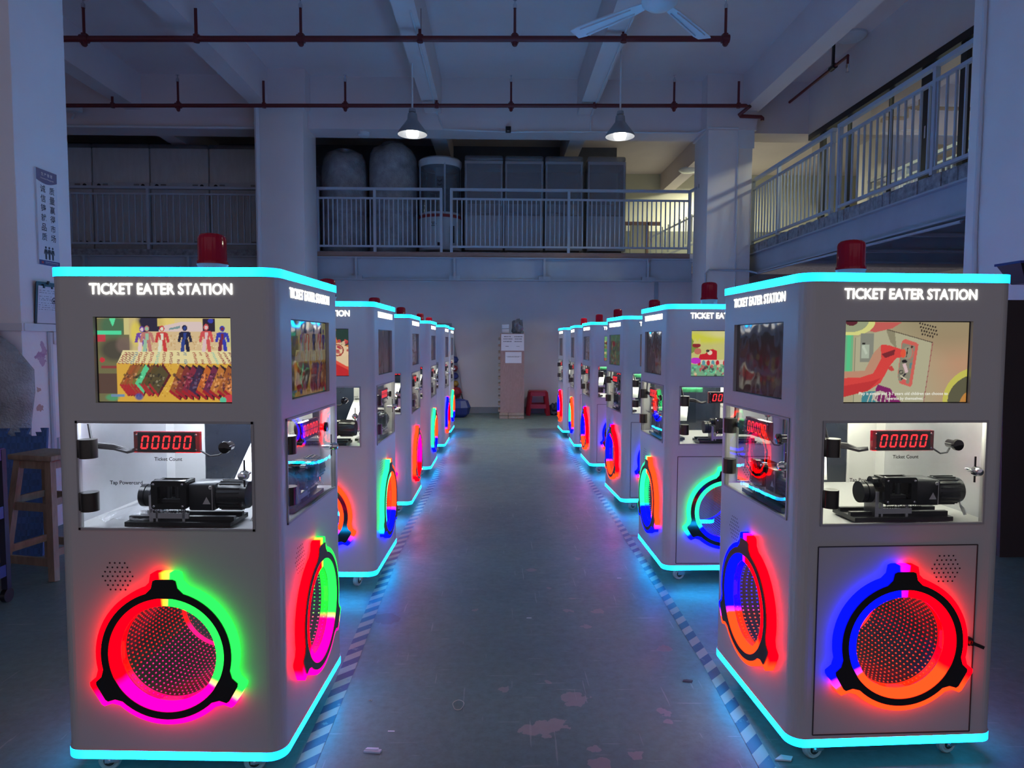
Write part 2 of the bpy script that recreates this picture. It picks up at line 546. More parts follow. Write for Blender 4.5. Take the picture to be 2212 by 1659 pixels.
# rear gallery: deck, fascia board, steel edge beam with stiffeners
mb = MB(); mb.box((-9, YM + 0.03, 2.87), (9.4, 17, 2.95)); struct(mb.build('gallery_floor', M['concrete'], smooth=0))
mb = MB(); mb.box((-3.18, YM - 0.02, 2.845), (3.44, YM + 0.03, 2.935)); struct(mb.build('trim_3', M['fascia'], smooth=0))
mb = MB(); mb.box((-9, YM - 0.02, 2.845), (-3.8, YM + 0.03, 2.955)); struct(mb.build('trim_4', M['concrete'], smooth=0))
mb = MB(); mb.box((3.44, YM - 0.04, 2.8), (3.5, YM + 0.03, 2.93)); struct(mb.build('trim_5', M['white_plastic'], smooth=0))
def ibeam(name, a, b, z0, z1, n, fl=0.07, axis='x', at=YM, stiff=()):
    q = MB()
    if axis == 'x':
        q.box((a, at - fl, z1 - 0.02), (b, at + fl, z1)); q.box((a, at - fl, z0), (b, at + fl, z0 + 0.02)); q.box((a, at - 0.008, z0), (b, at + 0.008, z1))
        for s in stiff:
            q.box((s - 0.02, at - fl - 0.03, z0 + 0.02), (s + 0.02, at, z1 - 0.02)); q.box((s - 0.1, at - fl - 0.01, z0 - 0.005), (s + 0.1, at + fl, z0 + 0.075)); q.box((s - 0.07, at - fl, z1 - 0.03), (s + 0.07, at, z1 - 0.015))
    else:
        q.box((at - fl, a, z1 - 0.02), (at + fl, b, z1)); q.box((at - fl, a, z0), (at + fl, b, z0 + 0.02)); q.box((at - 0.008, a, z0), (at + 0.008, b, z1))
    return struct(q.build(name, M['steel'], smooth=0))
ibeam('gallery_edge_beam', -3.2, 3.48, 2.44, 2.845, 4, stiff=(-2.48, -0.75, 0.84, 2.68))
ibeam('gallery_edge_beam', -9, -3.85, 2.44, 2.845, 4, stiff=(-5.4, -7.2))
mb = MB(); mb.box((-9, YM + 0.1, 2.80), (9.4, YB, 2.862)); struct(mb.build('gallery_soffit', M['steel'], smooth=0))

# gallery room behind the railing
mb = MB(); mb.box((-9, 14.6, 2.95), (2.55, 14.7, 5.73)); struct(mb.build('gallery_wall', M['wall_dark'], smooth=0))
mb = MB(); mb.box((-9, 16.8, 2.95), (9.4, 16.95, 5.73)); struct(mb.build('gallery_wall', M['wall_cream'], smooth=0))
mb = MB(); mb.box((2.6, 16.74, 2.95), (9.4, 16.8, 4.1)); struct(mb.build('gallery_wall', M['wall_low'], smooth=0))
mb = MB(); mb.box((-9, 12.0, 5.5), (9.4, 17, 5.9)); struct(mb.build('gallery_ceiling', M['ceiling'], smooth=0))
for x in (-6.0, -1.07, 1.47, 4.16):
    mb = MB(); mb.box((x - 0.14, 12.0, 5.05), (x + 0.14, 16.8, 5.5)); struct(mb.build('gallery_beam', M['ceiling'], smooth=0))
# back stair seen through the railing on the right
t = thing('stair_railing', 'sloping stair railing at the lit right end of the gallery, beyond the long rail', 'railing', (3.0, 15.5, 2.95))
q = MB(); q.beam((0, 0, 0.55), (2.2, 0, 1.65), 0.04, 0.04); q.build('top_rail', M['rail'], t)
q = MB(); q.beam((0, 0, 0.05), (2.2, 0, 0.95), 0.04, 0.04); q.build('bottom_rail', M['rail'], t)
bal = MB(); bal.box((-0.012, -0.012, 0), (0.012, 0.012, 0.62)); bal_me = bal.mesh('baluster', M['rail'], 0)
for k in range(16):
    put('baluster', bal_me, t, (0.1 + k * 0.135, 0, 0.0 + 0.09 + (0.1 + k * 0.135) * 0.43))

# right gallery along the hall: rough slab edge, steel beam, decking beams
mb = MB(); mb.box((4.34, -3, 2.90), (9.4, 12.0, 3.02)); struct(mb.build('side_gallery_floor', M['concrete'], smooth=0))
bmq = MB()
nseg = 60
for i in range(nseg):                       # broken concrete lip
    y0 = 4.2 + i * (11.6 - 4.2) / nseg; y1 = y0 + (11.6 - 4.2) / nseg
    j = rnd.uniform(0, 0.03); k = rnd.uniform(-0.012, 0.02)
    bmq.box((4.285 + j, y0, 2.865), (4.34, y1, 3.0 + k))
struct(bmq.build('trim_6', M['concrete'], smooth=0))
ibeam('side_edge_beam', -3, 11.9, 2.515, 2.865, 0, axis='y', at=4.36, fl=0.075)
for k, y in enumerate((5.2, 6.6, 8.0, 9.4, 10.7)):
    mb = MB(); mb.box((4.45, y - 0.05, 2.62), (9.4, y + 0.05, 2.655)); mb.box((4.45, y - 0.006, 2.65), (9.4, y + 0.006, 2.86)); struct(mb.build('deck_joist', M['rail'], smooth=0))
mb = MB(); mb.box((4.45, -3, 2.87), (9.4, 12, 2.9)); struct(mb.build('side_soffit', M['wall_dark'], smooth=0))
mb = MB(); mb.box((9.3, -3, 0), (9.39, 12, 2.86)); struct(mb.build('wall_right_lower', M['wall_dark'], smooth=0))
mb = MB(); mb.box((9.25, 4, 3.02), (9.39, 12, 4.1)); struct(mb.build('wall_right_dado', M['wall_low'], smooth=0))

mb = MB(); mb.box((5.25, -3, 4.84), (5.36, 11.5, 5.74)); struct(mb.build('wall_bulkhead', M['ceiling'], smooth=0))

# conduits on beam and columns
def conduit(pts, r=0.014, m='white_plastic', i=[6]):
    i[0] += 1
    q = MB(); q.tube(pts, r, 8); return struct(q.build('trim_%d' % i[0], M[m]))
conduit([(-0.97, 11.48, 5.05), (-0.9, 11.47, 4.88), (0.2, 11.47, 4.845), (1.0, 11.47, 4.865), (3.36, 11.47, 4.865), (3.46, 11.2, 4.87), (3.95, 11.2, 4.87)])
conduit([(-9, 11.47, 4.87), (-3.95, 11.47, 4.87), (-3.93, 11.22, 4.87)], 0.025)
conduit([(-3.885, 11.2, 5.1), (-3.885, 11.2, 0.1)], 0.04)
conduit([(-1.0, 8, 5.13), (-1.0, 11.48, 5.13), (-0.97, 11.48, 5.05)], 0.013)
conduit([(1.56, 8, 5.13), (1.56, 11.48, 5.13), (1.56, 11.48, 4.87)], 0.013)
conduit([(3.46, 11.2, 0.5), (3.46, 11.2, 2.5), (3.52, 11.2, 2.56), (4.15, 11.2, 2.55), (4.3, 11.1, 2.5), (4.28, 6.2, 2.47)], 0.016, 'rail')
conduit([(3.845, 5.40, 5.6), (3.845, 5.40, 2.2), (3.845, 5.38, 1.8), (3.845, 5.38, 0.1)], 0.018)
conduit([(-3.15, 4.83, 0.45), (-3.15, 4.83, 1.40)], 0.018)
mb = MB(); mb.box((-3.16, 4.56, 1.405), (-3.135, 5.1, 1.455)); mb.box((-3.9, 4.54, 1.405), (-3.14, 4.565, 1.455)); struct(mb.build('trim_20', M['white_plastic'], smooth=0))
# ------------------------------------------------------------------ hazard tape on the floor
M['tape_l'] = tape_material('striped_floor_tape', -1.0)
M['tape_r'] = tape_material('striped_floor_tape_mirrored', -1.0)
def tape(label, pts, m):
    q = MB()
    rows = []
    for (x, y, w) in pts:
        rows.append(((x - w / 2, y, 0.0012), (x + w / 2, y, 0.0012)))
    for a, b in zip(rows, rows[1:]):
        q.quad(a[0], a[1], b[1], b[0])
    o = q.build('hazard_tape', m, smooth=0)
    return thing(None, label, 'floor tape', group='striped tapes along the aisle', obj=o)
tape('blue and cream striped floor tape along the left row of machines', [(-0.60, 1.2, 0.062), (-0.60, 2.05, 0.062), (-0.605, 2.6, 0.06), (-0.645, 4.17, 0.062), (-0.60, 6.6, 0.06), (-0.60, 8.2, 0.06), (-0.595, 10.2, 0.058)], M['tape_l'])
tape('blue and cream striped floor tape along the right row of machines', [(0.85, 1.2, 0.056), (0.858, 2.03, 0.056), (0.888, 2.7, 0.052), (0.912, 5.2, 0.052), (0.905, 6.0, 0.052), (0.90, 7.1, 0.052), (0.86, 10.0, 0.052)], M['tape_r'])

# ------------------------------------------------------------------ red sprinkler pipes
def ring(mb, a, b, r, n=14):
    mb.tube([a, b], r, n)

def sprinkler_head(z, up=True):
    q = MB()
    s = 1 if up else -1
    q.tube([(0, 0, 0), (0, 0, z * s)], 0.017, 10)
    q.cur = 1
    q.tube([(0, 0, z * s), (0, 0, (z + 0.05) * s)], 0.024, 10)
    q.tube([(0, 0, (z + 0.05) * s), (0, 0, (z + 0.10) * s)], [0.016, 0.006], 8)
    q.tube([(0, 0, (z + 0.10) * s), (0, 0, (z + 0.108) * s)], 0.026, 10)
    return q.mesh('sprinkler_head', [M['red_pipe'], M['chrome']])

def sprinkler_pipe(label, pts, r, hangers, heads, hz, sz):
    t = thing('sprinkler_pipe', label, 'pipe', (0, 0, 0), group='red sprinkler pipes under the ceiling')
    q = MB(); q.tube(pts, r, 14); q.build('pipe_run', M['red_pipe'], t)
    sh = sprinkler_head(sz)
    for (x, y, z) in heads:
        o = put('sprinkler_head', sh, t, (x, y, z))
        q = MB(); ring(q, (x - 0.045, y, z), (x + 0.045, y, z), r * 1.45); ring(q, (x, y, z - 0.07), (x, y, z + 0.06), r * 1.0); q.lathe([(0.001, -0.095), (r * 0.7, -0.085), (r * 0.75, -0.06), (r, -0.05)], (x, y, z), 12)
        q.build('tee_fitting', M['red_pipe'], t)
    for (x, y, z) in hangers:
        q = MB(); q.box((x - 0.018, y - 0.006, z), (x + 0.018, y + 0.006, z + hz)); q.cur = 1; q.tube([(x, y - 0.001, z - r - 0.004), (x + 0.004, y - 0.001, z + r + 0.01)], r + 0.004, 12)
        q.build('hanger_strap', [M['red_pipe'], M['red_pipe']], t)
    return t
P1 = lambda x: 4.997 + (x + 3.65) / 5.2 * 0.07
P2 = lambda x: 5.012 + (x + 6.01) / 9.85 * 0.11
t = sprinkler_pipe('red sprinkler pipe crossing the hall nearest the camera, in front of the pendant lamps', [(-7.5, 8.48, P1(-7.5)), (2.83, 8.48, P1(2.83))], 0.036,
    [(-3.649, 8.48, P1(-3.65)), (-0.948, 8.48, P1(-0.95)), (1.546, 8.48, P1(1.55))], [(-4.987, 8.48, P1(-4.99)), (-2.39, 8.48, P1(-2.39)), (0.21, 8.48, P1(0.21)), (2.805, 8.48, P1(2.8))], 0.36, 0.36)
t = sprinkler_pipe('red sprinkler pipe crossing the hall behind the pendant lamps, cranked at its right end', [(-8.5, 10.9, P2(-8.5)), (3.96, 10.9, P2(3.96)), (4.03, 10.92, P2(4.0)), (3.92, 11.09, 5.04), (3.95, 11.11, 5.03), (4.29, 11.11, 5.02), (4.31, 11.11, 5.0), (4.31, 11.11, 4.96)], 0.030,
    [(-6.01, 10.9, P2(-6.01)), (-3.665, 10.9, P2(-3.66)), (-0.961, 10.9, P2(-0.96)), (1.544, 10.9, P2(1.54)), (3.838, 10.9, P2(3.84))], [(-4.994, 10.9, P2(-5)), (-2.393, 10.9, P2(-2.39)), (0.215, 10.9, P2(0.2)), (2.807, 10.9, P2(2.8))], 0.38, 0.36)
t = thing('sprinkler_pipe', 'short red sprinkler pipe running lengthways under the ceiling above the right gallery', 'pipe', group='red sprinkler pipes under the ceiling')
q = MB(); q.tube([(4.917, 11.5, 5.4), (4.943, 9.66, 5.4)], 0.022, 12); q.build('pipe_run', M['red_pipe'], t)
o = put('sprinkler_head', sprinkler_head(0.12, False), t, (4.943, 9.66, 5.4))
q = MB(); q.box((4.92, 10.05, 5.36), (4.95, 10.09, 5.73)); q.tube([(4.935, 10.0, 5.4), (4.935, 10.14, 5.4)], 0.04, 10); q.build('hanger_strap', M['black'], t)

# ------------------------------------------------------------------ pendant lamps
M['bulb'] = glow('white_led_bulb', (1.0, 0.97, 0.9), 7.0)
M['shade_in'] = paint('lamp_shade_metal', (0.34, 0.35, 0.37), 0.3, 0.5, var=0.04)
def pendant(label, x, y, z, top):
    t = thing('pendant_lamp', label, 'lamp', (x, y, z), group='white pendant lamps over the aisle')
    q = MB(); q.tube([(0, 0, 0.30), (0, 0, top - z)], 0.013, 8); q.build('cord', M['white_plastic'], t)
    q = MB(); q.lathe([(0.001, 0.31), (0.045, 0.30), (0.05, 0.26), (0.03, 0.25), (0.062, 0.235), (0.072, 0.15), (0.09, 0.13)], n=24); q.build('lamp_neck', M['grey_plastic'], t)
    q = MB(); q.lathe([(0.085, 0.135), (0.11, 0.10), (0.165, 0.03), (0.198, -0.02), (0.205, -0.045), (0.200, -0.045), (0.192, -0.018), (0.16, 0.028), (0.105, 0.095), (0.08, 0.12)], n=40); q.build('lamp_shade', M['shade_in'], t)
    q = MB(); q.lathe([(0.03, 0.12), (0.075, 0.07), (0.085, 0.0), (0.085, -0.05), (0.07, -0.075), (0.001, -0.085)], n=24); b = q.build('bulb', M['bulb'], t)
    d = bpy.data.lights.new('pendant_light', 'SPOT'); d.energy = PENDANT_WATT; d.color = (1.0, 0.95, 0.88); d.spot_size = R(112); d.spot_blend = 1.0; d.shadow_soft_size = 0.09
    o = bpy.data.objects.new('pendant_light', d); col.objects.link(o); o.parent = t; o.location = (0, 0, -0.10)
pendant('lit white pendant lamp on a long cord, above the left row side', -1.17, 9.5, 4.24, 5.15)
pendant('lit white pendant lamp on a long cord, above the right row side', 1.70, 9.5, 4.24, 5.73)

# ------------------------------------------------------------------ ceiling fan
t = thing('ceiling_fan', 'white three-bladed ceiling fan hanging in front of the red pipe', 'fan', (1.31, 5.6, 4.10))
q = MB(); q.tube([(0, 0, 0.1), (0, 0, 1.63)], 0.014, 10); q.lathe([(0.001, 1.63), (0.06, 1.62), (0.05, 1.52), (0.015, 1.5)], n=20); q.build('down_rod', M['white_plastic'], t)
q = MB(); q.lathe([(0.001, 0.11), (0.09, 0.10), (0.14, 0.06), (0.15, 0.02), (0.14, -0.02), (0.10, -0.05), (0.04, -0.065), (0.001, -0.068)], n=36); q.build('motor_hub', M['white_plastic'], t)
for a in (R(134.5), R(49.5), R(272)):
    q = MB(); tl = R(10)
    def bl(r, s, z): return (r * math.cos(a) - s * math.sin(a), r * math.sin(a) + s * math.cos(a), z + s * math.tan(tl))
    for (r0, w0, r1, w1) in ((0.12, 0.035, 0.24, 0.05), (0.24, 0.052, 0.80, 0.075), (0.80, 0.075, 0.88, 0.06)):
        vs = [bl(r0, -w0, 0.015), bl(r0, w0, 0.015), bl(r1, w1, 0.015), bl(r1, -w1, 0.015), bl(r0, -w0, 0.005), bl(r0, w0, 0.005), bl(r1, w1, 0.005), bl(r1, -w1, 0.005)]
        q._add(vs, [(0, 3, 2, 1), (4, 5, 6, 7), (0, 1, 5, 4), (1, 2, 6, 5), (2, 3, 7, 6), (3, 0, 4, 7)])
    q.beam(bl(0.26, 0.03, -0.001), bl(0.78, 0.045, -0.001), 0.006, 0.012); q.beam(bl(0.26, -0.03, -0.001), bl(0.78, -0.045, -0.001), 0.006, 0.012)
    q.build('fan_blade', M['white_plastic'], t, smooth=0)

# ------------------------------------------------------------------ small ceiling fittings
M['diffuser'] = paint('opal_diffuser', (0.6, 0.62, 0.66), 0.3, var=0.02)
def flush(label, loc, r):
    t = thing('ceiling_light', label, 'lamp', loc, group='round ceiling lights')
    q = MB(); q.lathe([(r, 0), (r, -0.03), (r * 0.93, -0.045)], n=40); q.build('rim', M['white_plastic'], t)
    q = MB(); q.lathe([(r * 0.93, -0.043), (r * 0.8, -0.062), (r * 0.4, -0.078), (0.001, -0.082)], n=40); q.build('diffuser', M['diffuser'], t)
    return t
flush('unlit round flush ceiling light above the right gallery railing', (5.03, 9.76, 5.73), 0.205)
q = MB(); q.lathe([(0.001, -0.06), (0.075, -0.06), (0.095, -0.045), (0.10, -0.01), (0.10, 0.0)], n=28)
thing(None, 'white disc smoke detector under the cross beam, left of the pendant lamps', 'smoke detector', obj=q.build('smoke_detector', M['white_plastic'], loc=(-2.266, 11.7, 4.88)))
t = thing('wall_sensor', 'small black sensor box on the cross beam between the two pendant lamps', 'sensor', (0.18, 11.5, 4.88))
q = MB(); q.box((-0.045, -0.09, -0.055), (0.045, -0.04, 0.045), 0.008); q.build('housing', M['black'], t)
q = MB(); q.box((-0.015, -0.04, 0.02), (0.015, 0.0, 0.09)); q.build('bracket', M['white_plastic'], t)
q = MB(); q.box((-0.02, -0.0912, -0.036), (0.02, -0.09, -0.03)); q.build('label_mark', M['white_plastic'], t)
t = thing('camera_bracket', 'white security camera on the cross beam beside the left front column', 'camera', (-7.0, 11.5, 5.0))
q = MB(); q.tube([(0, 0, 0), (0.12, -0.15, 0.05)], 0.02, 8); q.build('bracket', M['white_plastic'], t)
q = MB(); q.box((0.05, -0.32, 0.02), (0.3, -0.2, 0.12), 0.02); q.build('housing', M['white_plastic'], t)

# ------------------------------------------------------------------ gallery railings
def railing(label, a, b, z0, posts, nb, hand=1.12, gap_low=0.10, sub=0.95, name='gallery_railing', skip=()):
    """Straight railing from a to b (x, y); posts and balusters given as fractions of its run."""
    t = thing(name, label, 'railing', (a[0], a[1], z0), group='grey gallery railings')
    d = Vector((b[0] - a[0], b[1] - a[1], 0)); ln = d.length
    ux = Vector((d.x / ln, d.y / ln, 0))
    def at(s, z): return (ux.x * s, ux.y * s, z)
    q = MB(); q.beam(at(0, hand - 0.022), at(ln, hand - 0.022), 0.06, 0.045); q.build('top_rail', M['rail'], t, smooth=0)
    q = MB(); q.beam(at(0, sub - 0.015), at(ln, sub - 0.015), 0.04, 0.032); q.build('sub_rail', M['rail'], t, smooth=0)
    q = MB(); q.beam(at(0, gap_low), at(ln, gap_low), 0.04, 0.034); q.build('bottom_rail', M['rail'], t, smooth=0)
    q = MB(); q.box((-0.024, -0.024, -0.0), (0.024, 0.024, hand - 0.02)); pm = q.mesh('post', M['rail'], 0)
    q = MB(); q.box((-0.010, -0.010, gap_low), (0.010, 0.010, sub - 0.02)); bmh = q.mesh('baluster', M['rail'], 0)
    rz = math.atan2(ux.y, ux.x)
    for s in posts:
        put('post', pm, t, at(s, 0), (0, 0, rz))
    for k in range(nb):
        s = (k + 0.5) * ln / nb
        if min(abs(s - p) for p in posts) > 0.035:
            put('baluster', bmh, t, at(s, 0), (0, 0, rz))
    return t
railing('grey railing of the rear gallery, left section with two round wrapped machines behind it', (-3.18, YM), (-0.97, YM), 2.935, (0.02, 1.02, 2.19), 27)
railing('grey railing of the rear gallery, long right section in front of four wrapped cabinets', (-0.83, YM), (3.45, YM), 2.935, (0.02, 2.10, 4.26), 52)
q = MB(); q.beam((3.43, YM, 4.033), (3.52, 11.68, 4.045), 0.05, 0.04); q.cur = 1; q.beam((3.50, 11.72, 4.045), (3.525, 11.62, 4.045), 0.07, 0.07)
thing(None, 'short handrail return from the gallery railing to the right rear column', 'handrail', obj=q.build('handrail_return', [M['rail'], M['black']], smooth=0))
railing('grey railing of the left bay gallery in front of big wrapped white machines', (-8.6, YM), (-3.95, YM), 2.955, (0.02, 2.49, 4.6), 42, hand=1.09, sub=0.97)
railing('grey railing along the right gallery, far section up to the rear column', (4.31, 11.45), (4.31, 8.69), 3.01, (0.03, 1.06, 2.72), 23, hand=1.085, sub=0.925, gap_low=0.055)
railing('grey railing along the right gallery, near section beside the front column', (4.31, 8.57), (4.31, 4.6), 3.01, (0.03, 1.88, 3.9), 30, hand=1.085, sub=0.925, gap_low=0.055)

# ------------------------------------------------------------------ wrapped machines on the galleries
M['wrap'] = clear('stretch_film', (0.94, 0.95, 0.97), 0.05, 0.12, bump=0.5, bscale=26, haze=0.16, hazecol=(0.5, 0.55, 0.62))
M['bubble'] = paint('bubble_wrap', (0.46, 0.47, 0.5), 0.22, var=0.3, scale=3.5, bump=0.9, bscale=34, spec=0.8)
M['panel_white'] = paint('white_wrapped_panel', (0.68, 0.69, 0.72), 0.12, var=0.08, scale=2, bump=0.8, bscale=22, spec=0.7, stretch=(5, 5, 1.0))
M['case_glass'] = clear('display_case_glass', (0.62, 0.67, 0.72), 0.05, 0.08, bump=0.25, bscale=12, haze=0.25, hazecol=(0.35, 0.4, 0.46))
M['cab_white'] = paint('white_cabinet', (0.60, 0.62, 0.66), 0.35, var=0.04)
M['red_trim'] = paint('red_trim', (0.4, 0.05, 0.05), 0.4)

def big_white(label, x0, x1):
    t = thing('wrapped_cabinet', label, 'machine', ((x0 + x1) / 2, 13.0, 2.95), group='big white wrapped cabinets in the left gallery bay')
    w = (x1 - x0) / 2 - 0.012
    q = MB(); q.box((-w, -0.0, 0.12), (w, 0.9, 1.24), 0.012); q.build('lower_panel', M['panel_white'], t)
    q = MB(); q.box((-w, -0.0, 1.36), (w, 0.9, 2.0), 0.012); q.build('upper_panel', M['panel_white'], t)
    q = MB(); q.box((-w, -0.012, 1.24), (w, 0.9, 1.36))
    q.build('vent_strip', M['cab_white'], t)
    for s in (-1, 1):
        for zz in (1.3, 0.24):
            vent = MB()
            for k in range(4): vent.box((s * w * 0.55 - 0.05, -0.016, zz - 0.03 + k * 0.018), (s * w * 0.55 + 0.05, -0.012, zz - 0.022 + k * 0.018))
            vent.cyl((s * w * 0.78, -0.018, zz), (s * w * 0.78, -0.005, zz), 0.035, 14)
            vent.build('vent_slots', M['black_matte'], t)
    q = MB(); q.box((-w, -0.02, 2.0), (w, 0.9, 2.07), 0.02); q.build('top_wrap', M['wrap'], t)
    q = MB(); q.box((-w + 0.04, 0.05, 0.0), (w - 0.04, 0.85, 0.12)); q.build('wheel_base', M['black'], t)
xs = (-8.75, -7.585, -6.517, -5.419, -4.34)
names = ('wrapped white cabinet behind the left bay railing, mostly hidden by the front column', 'wrapped white cabinet behind the left bay railing, second from the front column', 'wrapped white cabinet behind the left bay railing, third from the front column', 'wrapped white cabinet behind the left bay railing, next to the rear column')
for i in range(4):
    big_white(names[i], xs[i], xs[i + 1])

def bubble_body(label, x, y, r, h, seed):
    rr = random.Random(seed)
    t = thing('bubble_wrapped_machine', label, 'machine', (x, y, 2.95), group='round machines in bubble wrap')
    prof = [(r * 0.9, 0.0), (r * 1.0, 0.08), (r * 1.0, 0.7), (r * 0.985, 0.8), (r * 1.01, 0.95), (r * 1.0, h - 0.35), (r * 0.96, h - 0.2), (r * 0.82, h - 0.08), (r * 0.5, h - 0.015), (0.001, h)]
    q = MB(); n = 40
    vs = []; fs = []
    ph = [rr.uniform(0, 6.28) for _ in range(6)]
    for i, (pr, pz) in enumerate(prof):
        for k in range(n):
            a = 2 * PI * k / n
            wob = 1 + 0.018 * math.sin(5 * a + ph[0] + pz * 2) + 0.012 * math.sin(11 * a + ph[1] - pz * 3)
            vs.append((pr * wob * math.cos(a), pr * wob * math.sin(a), pz + (0.03 * math.sin(3 * a + ph[2]) if i > 5 and pr > 0.01 else 0)))
    for i in range(len(prof) - 1):
        for k in range(n):
            k2 = (k + 1) % n
            fs.append((i * n + k, i * n + k2, (i + 1) * n + k2, (i + 1) * n + k))
    q._add(vs, fs); q.build('bubble_wrap', M['bubble'], t, smooth=60)
    q = MB(); q.lathe([(r * 0.45, h - 0.04), (r * 0.5, h + 0.02), (r * 0.3, h + 0.055), (0.001, h + 0.06)], n=24); q.build('gathered_top', M['wrap'], t)
    q = MB(); q.lathe([(r * 1.012, 0.70), (r * 1.02, 0.72), (r * 1.012, 0.76)], n=40); q.build('tape_band', M['wrap'], t)
bubble_body('round bubble-wrapped machine on the gallery, left one, the shorter and next to the column', -2.82, 12.75, 0.42, 1.88, 3)
bubble_body('taller round bubble-wrapped machine on the gallery, beside the clear capsule machine', -1.93, 12.75, 0.44, 2.02, 5)
bubble_body('bubble-wrapped machine peeping from behind the left rear column on the gallery', -3.64, 13.1, 0.36, 1.75, 9)

t = thing('capsule_machine', 'round clear capsule machine with white base on the gallery, between wrapped machines', 'machine', (-1.06, 12.75, 2.95))
q = MB(); q.lathe([(0.36, 0.06), (0.395, 0.08), (0.395, 0.68), (0.375, 0.72), (0.375, 0.76)], n=40); q.build('base_drum', M['cab_white'], t)
q = MB(); q.lathe([(0.397, 0.66), (0.402, 0.67), (0.402, 0.705), (0.397, 0.715)], n=40); q.build('red_band', M['red_trim'], t)
q = MB(); q.lathe([(0.37, 0.76), (0.37, 1.62)], n=40); q.build('clear_drum', M['case_glass'], t)
q = MB(); q.lathe([(0.30, 1.60), (0.385, 1.60), (0.40, 1.66), (0.40, 1.72), (0.36, 1.755), (0.001, 1.77)], n=40); q.build('top_cap', M['cab_white'], t)
for a in range(4):
    q = MB(); q.cyl((0.375 * math.cos(a * PI / 2 + 0.3), 0.375 * math.sin(a * PI / 2 + 0.3), 0.74), (0.375 * math.cos(a * PI / 2 + 0.3), 0.375 * math.sin(a * PI / 2 + 0.3), 1.64), 0.018, 8); q.build('post', M['rail'], t)
q = MB(); q.cyl((0, 0, 0.7), (0, 0, 1.2), 0.08, 20); q.lathe([(0.001, 1.30), (0.2, 1.22), (0.22, 1.18), (0.08, 1.14)], n=30); q.build('inner_turntable', M['black'], t)
q = MB(); q.box((-0.08, -0.06, 1.48), (0.08, 0.06, 1.62), 0.01); q.build('motor_box', M['cab_white'], t)
q = MB(); q.lathe([(0.31, 0), (0.36, 0.02), (0.36, 0.07)], n=30); q.build('foot_ring', M['black'], t)
q = MB()
for i in range(4):
    for j in range(3): q.cyl((-0.12 + i * 0.022 + (j % 2) * 0.011, -0.4, 0.5 + j * 0.03), (-0.12 + i * 0.022 + (j % 2) * 0.011, -0.37, 0.5 + j * 0.03), 0.008, 8)
q.box((0.2, -0.36, 0.2), (0.28, -0.31, 0.5)); q.box((-0.02, -0.402, 0.14), (0.06, -0.38, 0.2))
q.build('printed_marks', M['black_matte'], t)
q = MB()
for k in range(3): q.beam((-0.02, -0.372, 1.18 + k * 0.07), (0.02, -0.372, 1.15 + k * 0.07), 0.012, 0.014); q.beam((0.02, -0.372, 1.15 + k * 0.07), (0.06, -0.372, 1.18 + k * 0.07), 0.012, 0.014)
q.build('arrow_marks', M['black_matte'], t)

def film_cabinet(label, x0, x1, h=1.80):
    t = thing('film_wrapped_cabinet', label, 'machine', ((x0 + x1) / 2, 12.6, 2.95), group='tall cabinets wrapped in clear film')
    w = (x1 - x0) / 2 - 0.015
    q = MB(); q.box((-w, 0, 0.10), (w, 0.62, 0.735), 0.012); q.build('base_cabinet', M['panel_white'], t)
    q = MB(); q.box((-w + 0.06, -0.006, 0.3), (w - 0.06, 0.0, 0.62)); q.box((-0.02, -0.01, 0.5), (0.0, -0.004, 0.53)); q.build('front_door', M['panel_white'], t)
    q = MB(); q.box((-w + 0.01, 0.0, 0.735), (w - 0.01, 0.6, h - 0.12)); q.build('glass_case', M['case_glass'], t)
    for sx in (-1, 1):
        for yy in (0.01, 0.59):
            q = MB(); q.box((sx * (w - 0.02) - 0.014, yy - 0.012, 0.73), (sx * (w - 0.02) + 0.014, yy + 0.012, h - 0.12)); q.build('corner_post', M['rail'], t)
    q = MB(); q.box((-w, -0.008, h - 0.13), (w, 0.61, h - 0.075), 0.008); q.build('top_frame', M['cab_white'], t)
    q = MB(); q.box((-w - 0.006, -0.02, h - 0.08), (w + 0.006, 0.63, h + 0.02), 0.035); q.build('top_wrap', M['wrap'], t)
    q = MB(); q.box((-w + 0.03, 0.28, 0.78), (w - 0.03, 0.3, 1.0)); q.beam((-w + 0.05, 0.2, 0.86), (w - 0.05, 0.2, 0.8), 0.1, 0.04); q.build('inner_tray', M['alu'], t)
    q = MB(); q.box((-w - 0.008, -0.014, 0.09), (w + 0.008, 0.63, h - 0.08)); q.build('film_wrap', M['wrap'], t)
    q = MB(); q.box((-w + 0.05, 0.05, 0), (w - 0.05, 0.58, 0.10)); q.build('wheel_base', M['black'], t)
film_cabinet('film-wrapped white cabinet with glass top on the gallery, next to the capsule machine', -0.61, 0.115)
film_cabinet('film-wrapped white cabinet on the gallery, second from the capsule machine', 0.13, 0.86)
film_cabinet('film-wrapped white cabinet on the gallery, third from the capsule machine', 0.875, 1.59)
film_cabinet('film-wrapped white cabinet on the gallery, fourth and farthest from the capsule machine', 1.655, 2.38)

# doorway and fan at the lit end of the rear gallery
t = thing('door_frame', 'dark doorway with brown frame behind the right end of the gallery railing', 'door', (2.9, 15.0, 2.95))
q = MB(); q.box((-0.45, 0, 0), (-0.40, 0.1, 1.05)); q.box((0.40, 0, 0), (0.45, 0.1, 1.05)); q.box((-0.45, 0, 1.0), (0.72, 0.1, 1.07)); q.build('frame', M['fascia'], t)
q = MB(); q.box((-0.42, 0.02, 0), (-0.05, 0.06, 1.0)); q.build('door_leaf', M['steel'], t)
q = MB(); q.box((0.05, 0.03, 0), (0.40, 0.09, 1.0)); q.build('side_panel', M['wall_cream'], t)
flush('unlit round ceiling light in the rear gallery, right of the wrapped cabinets', (4.1, 14.6, 5.07), 0.21)

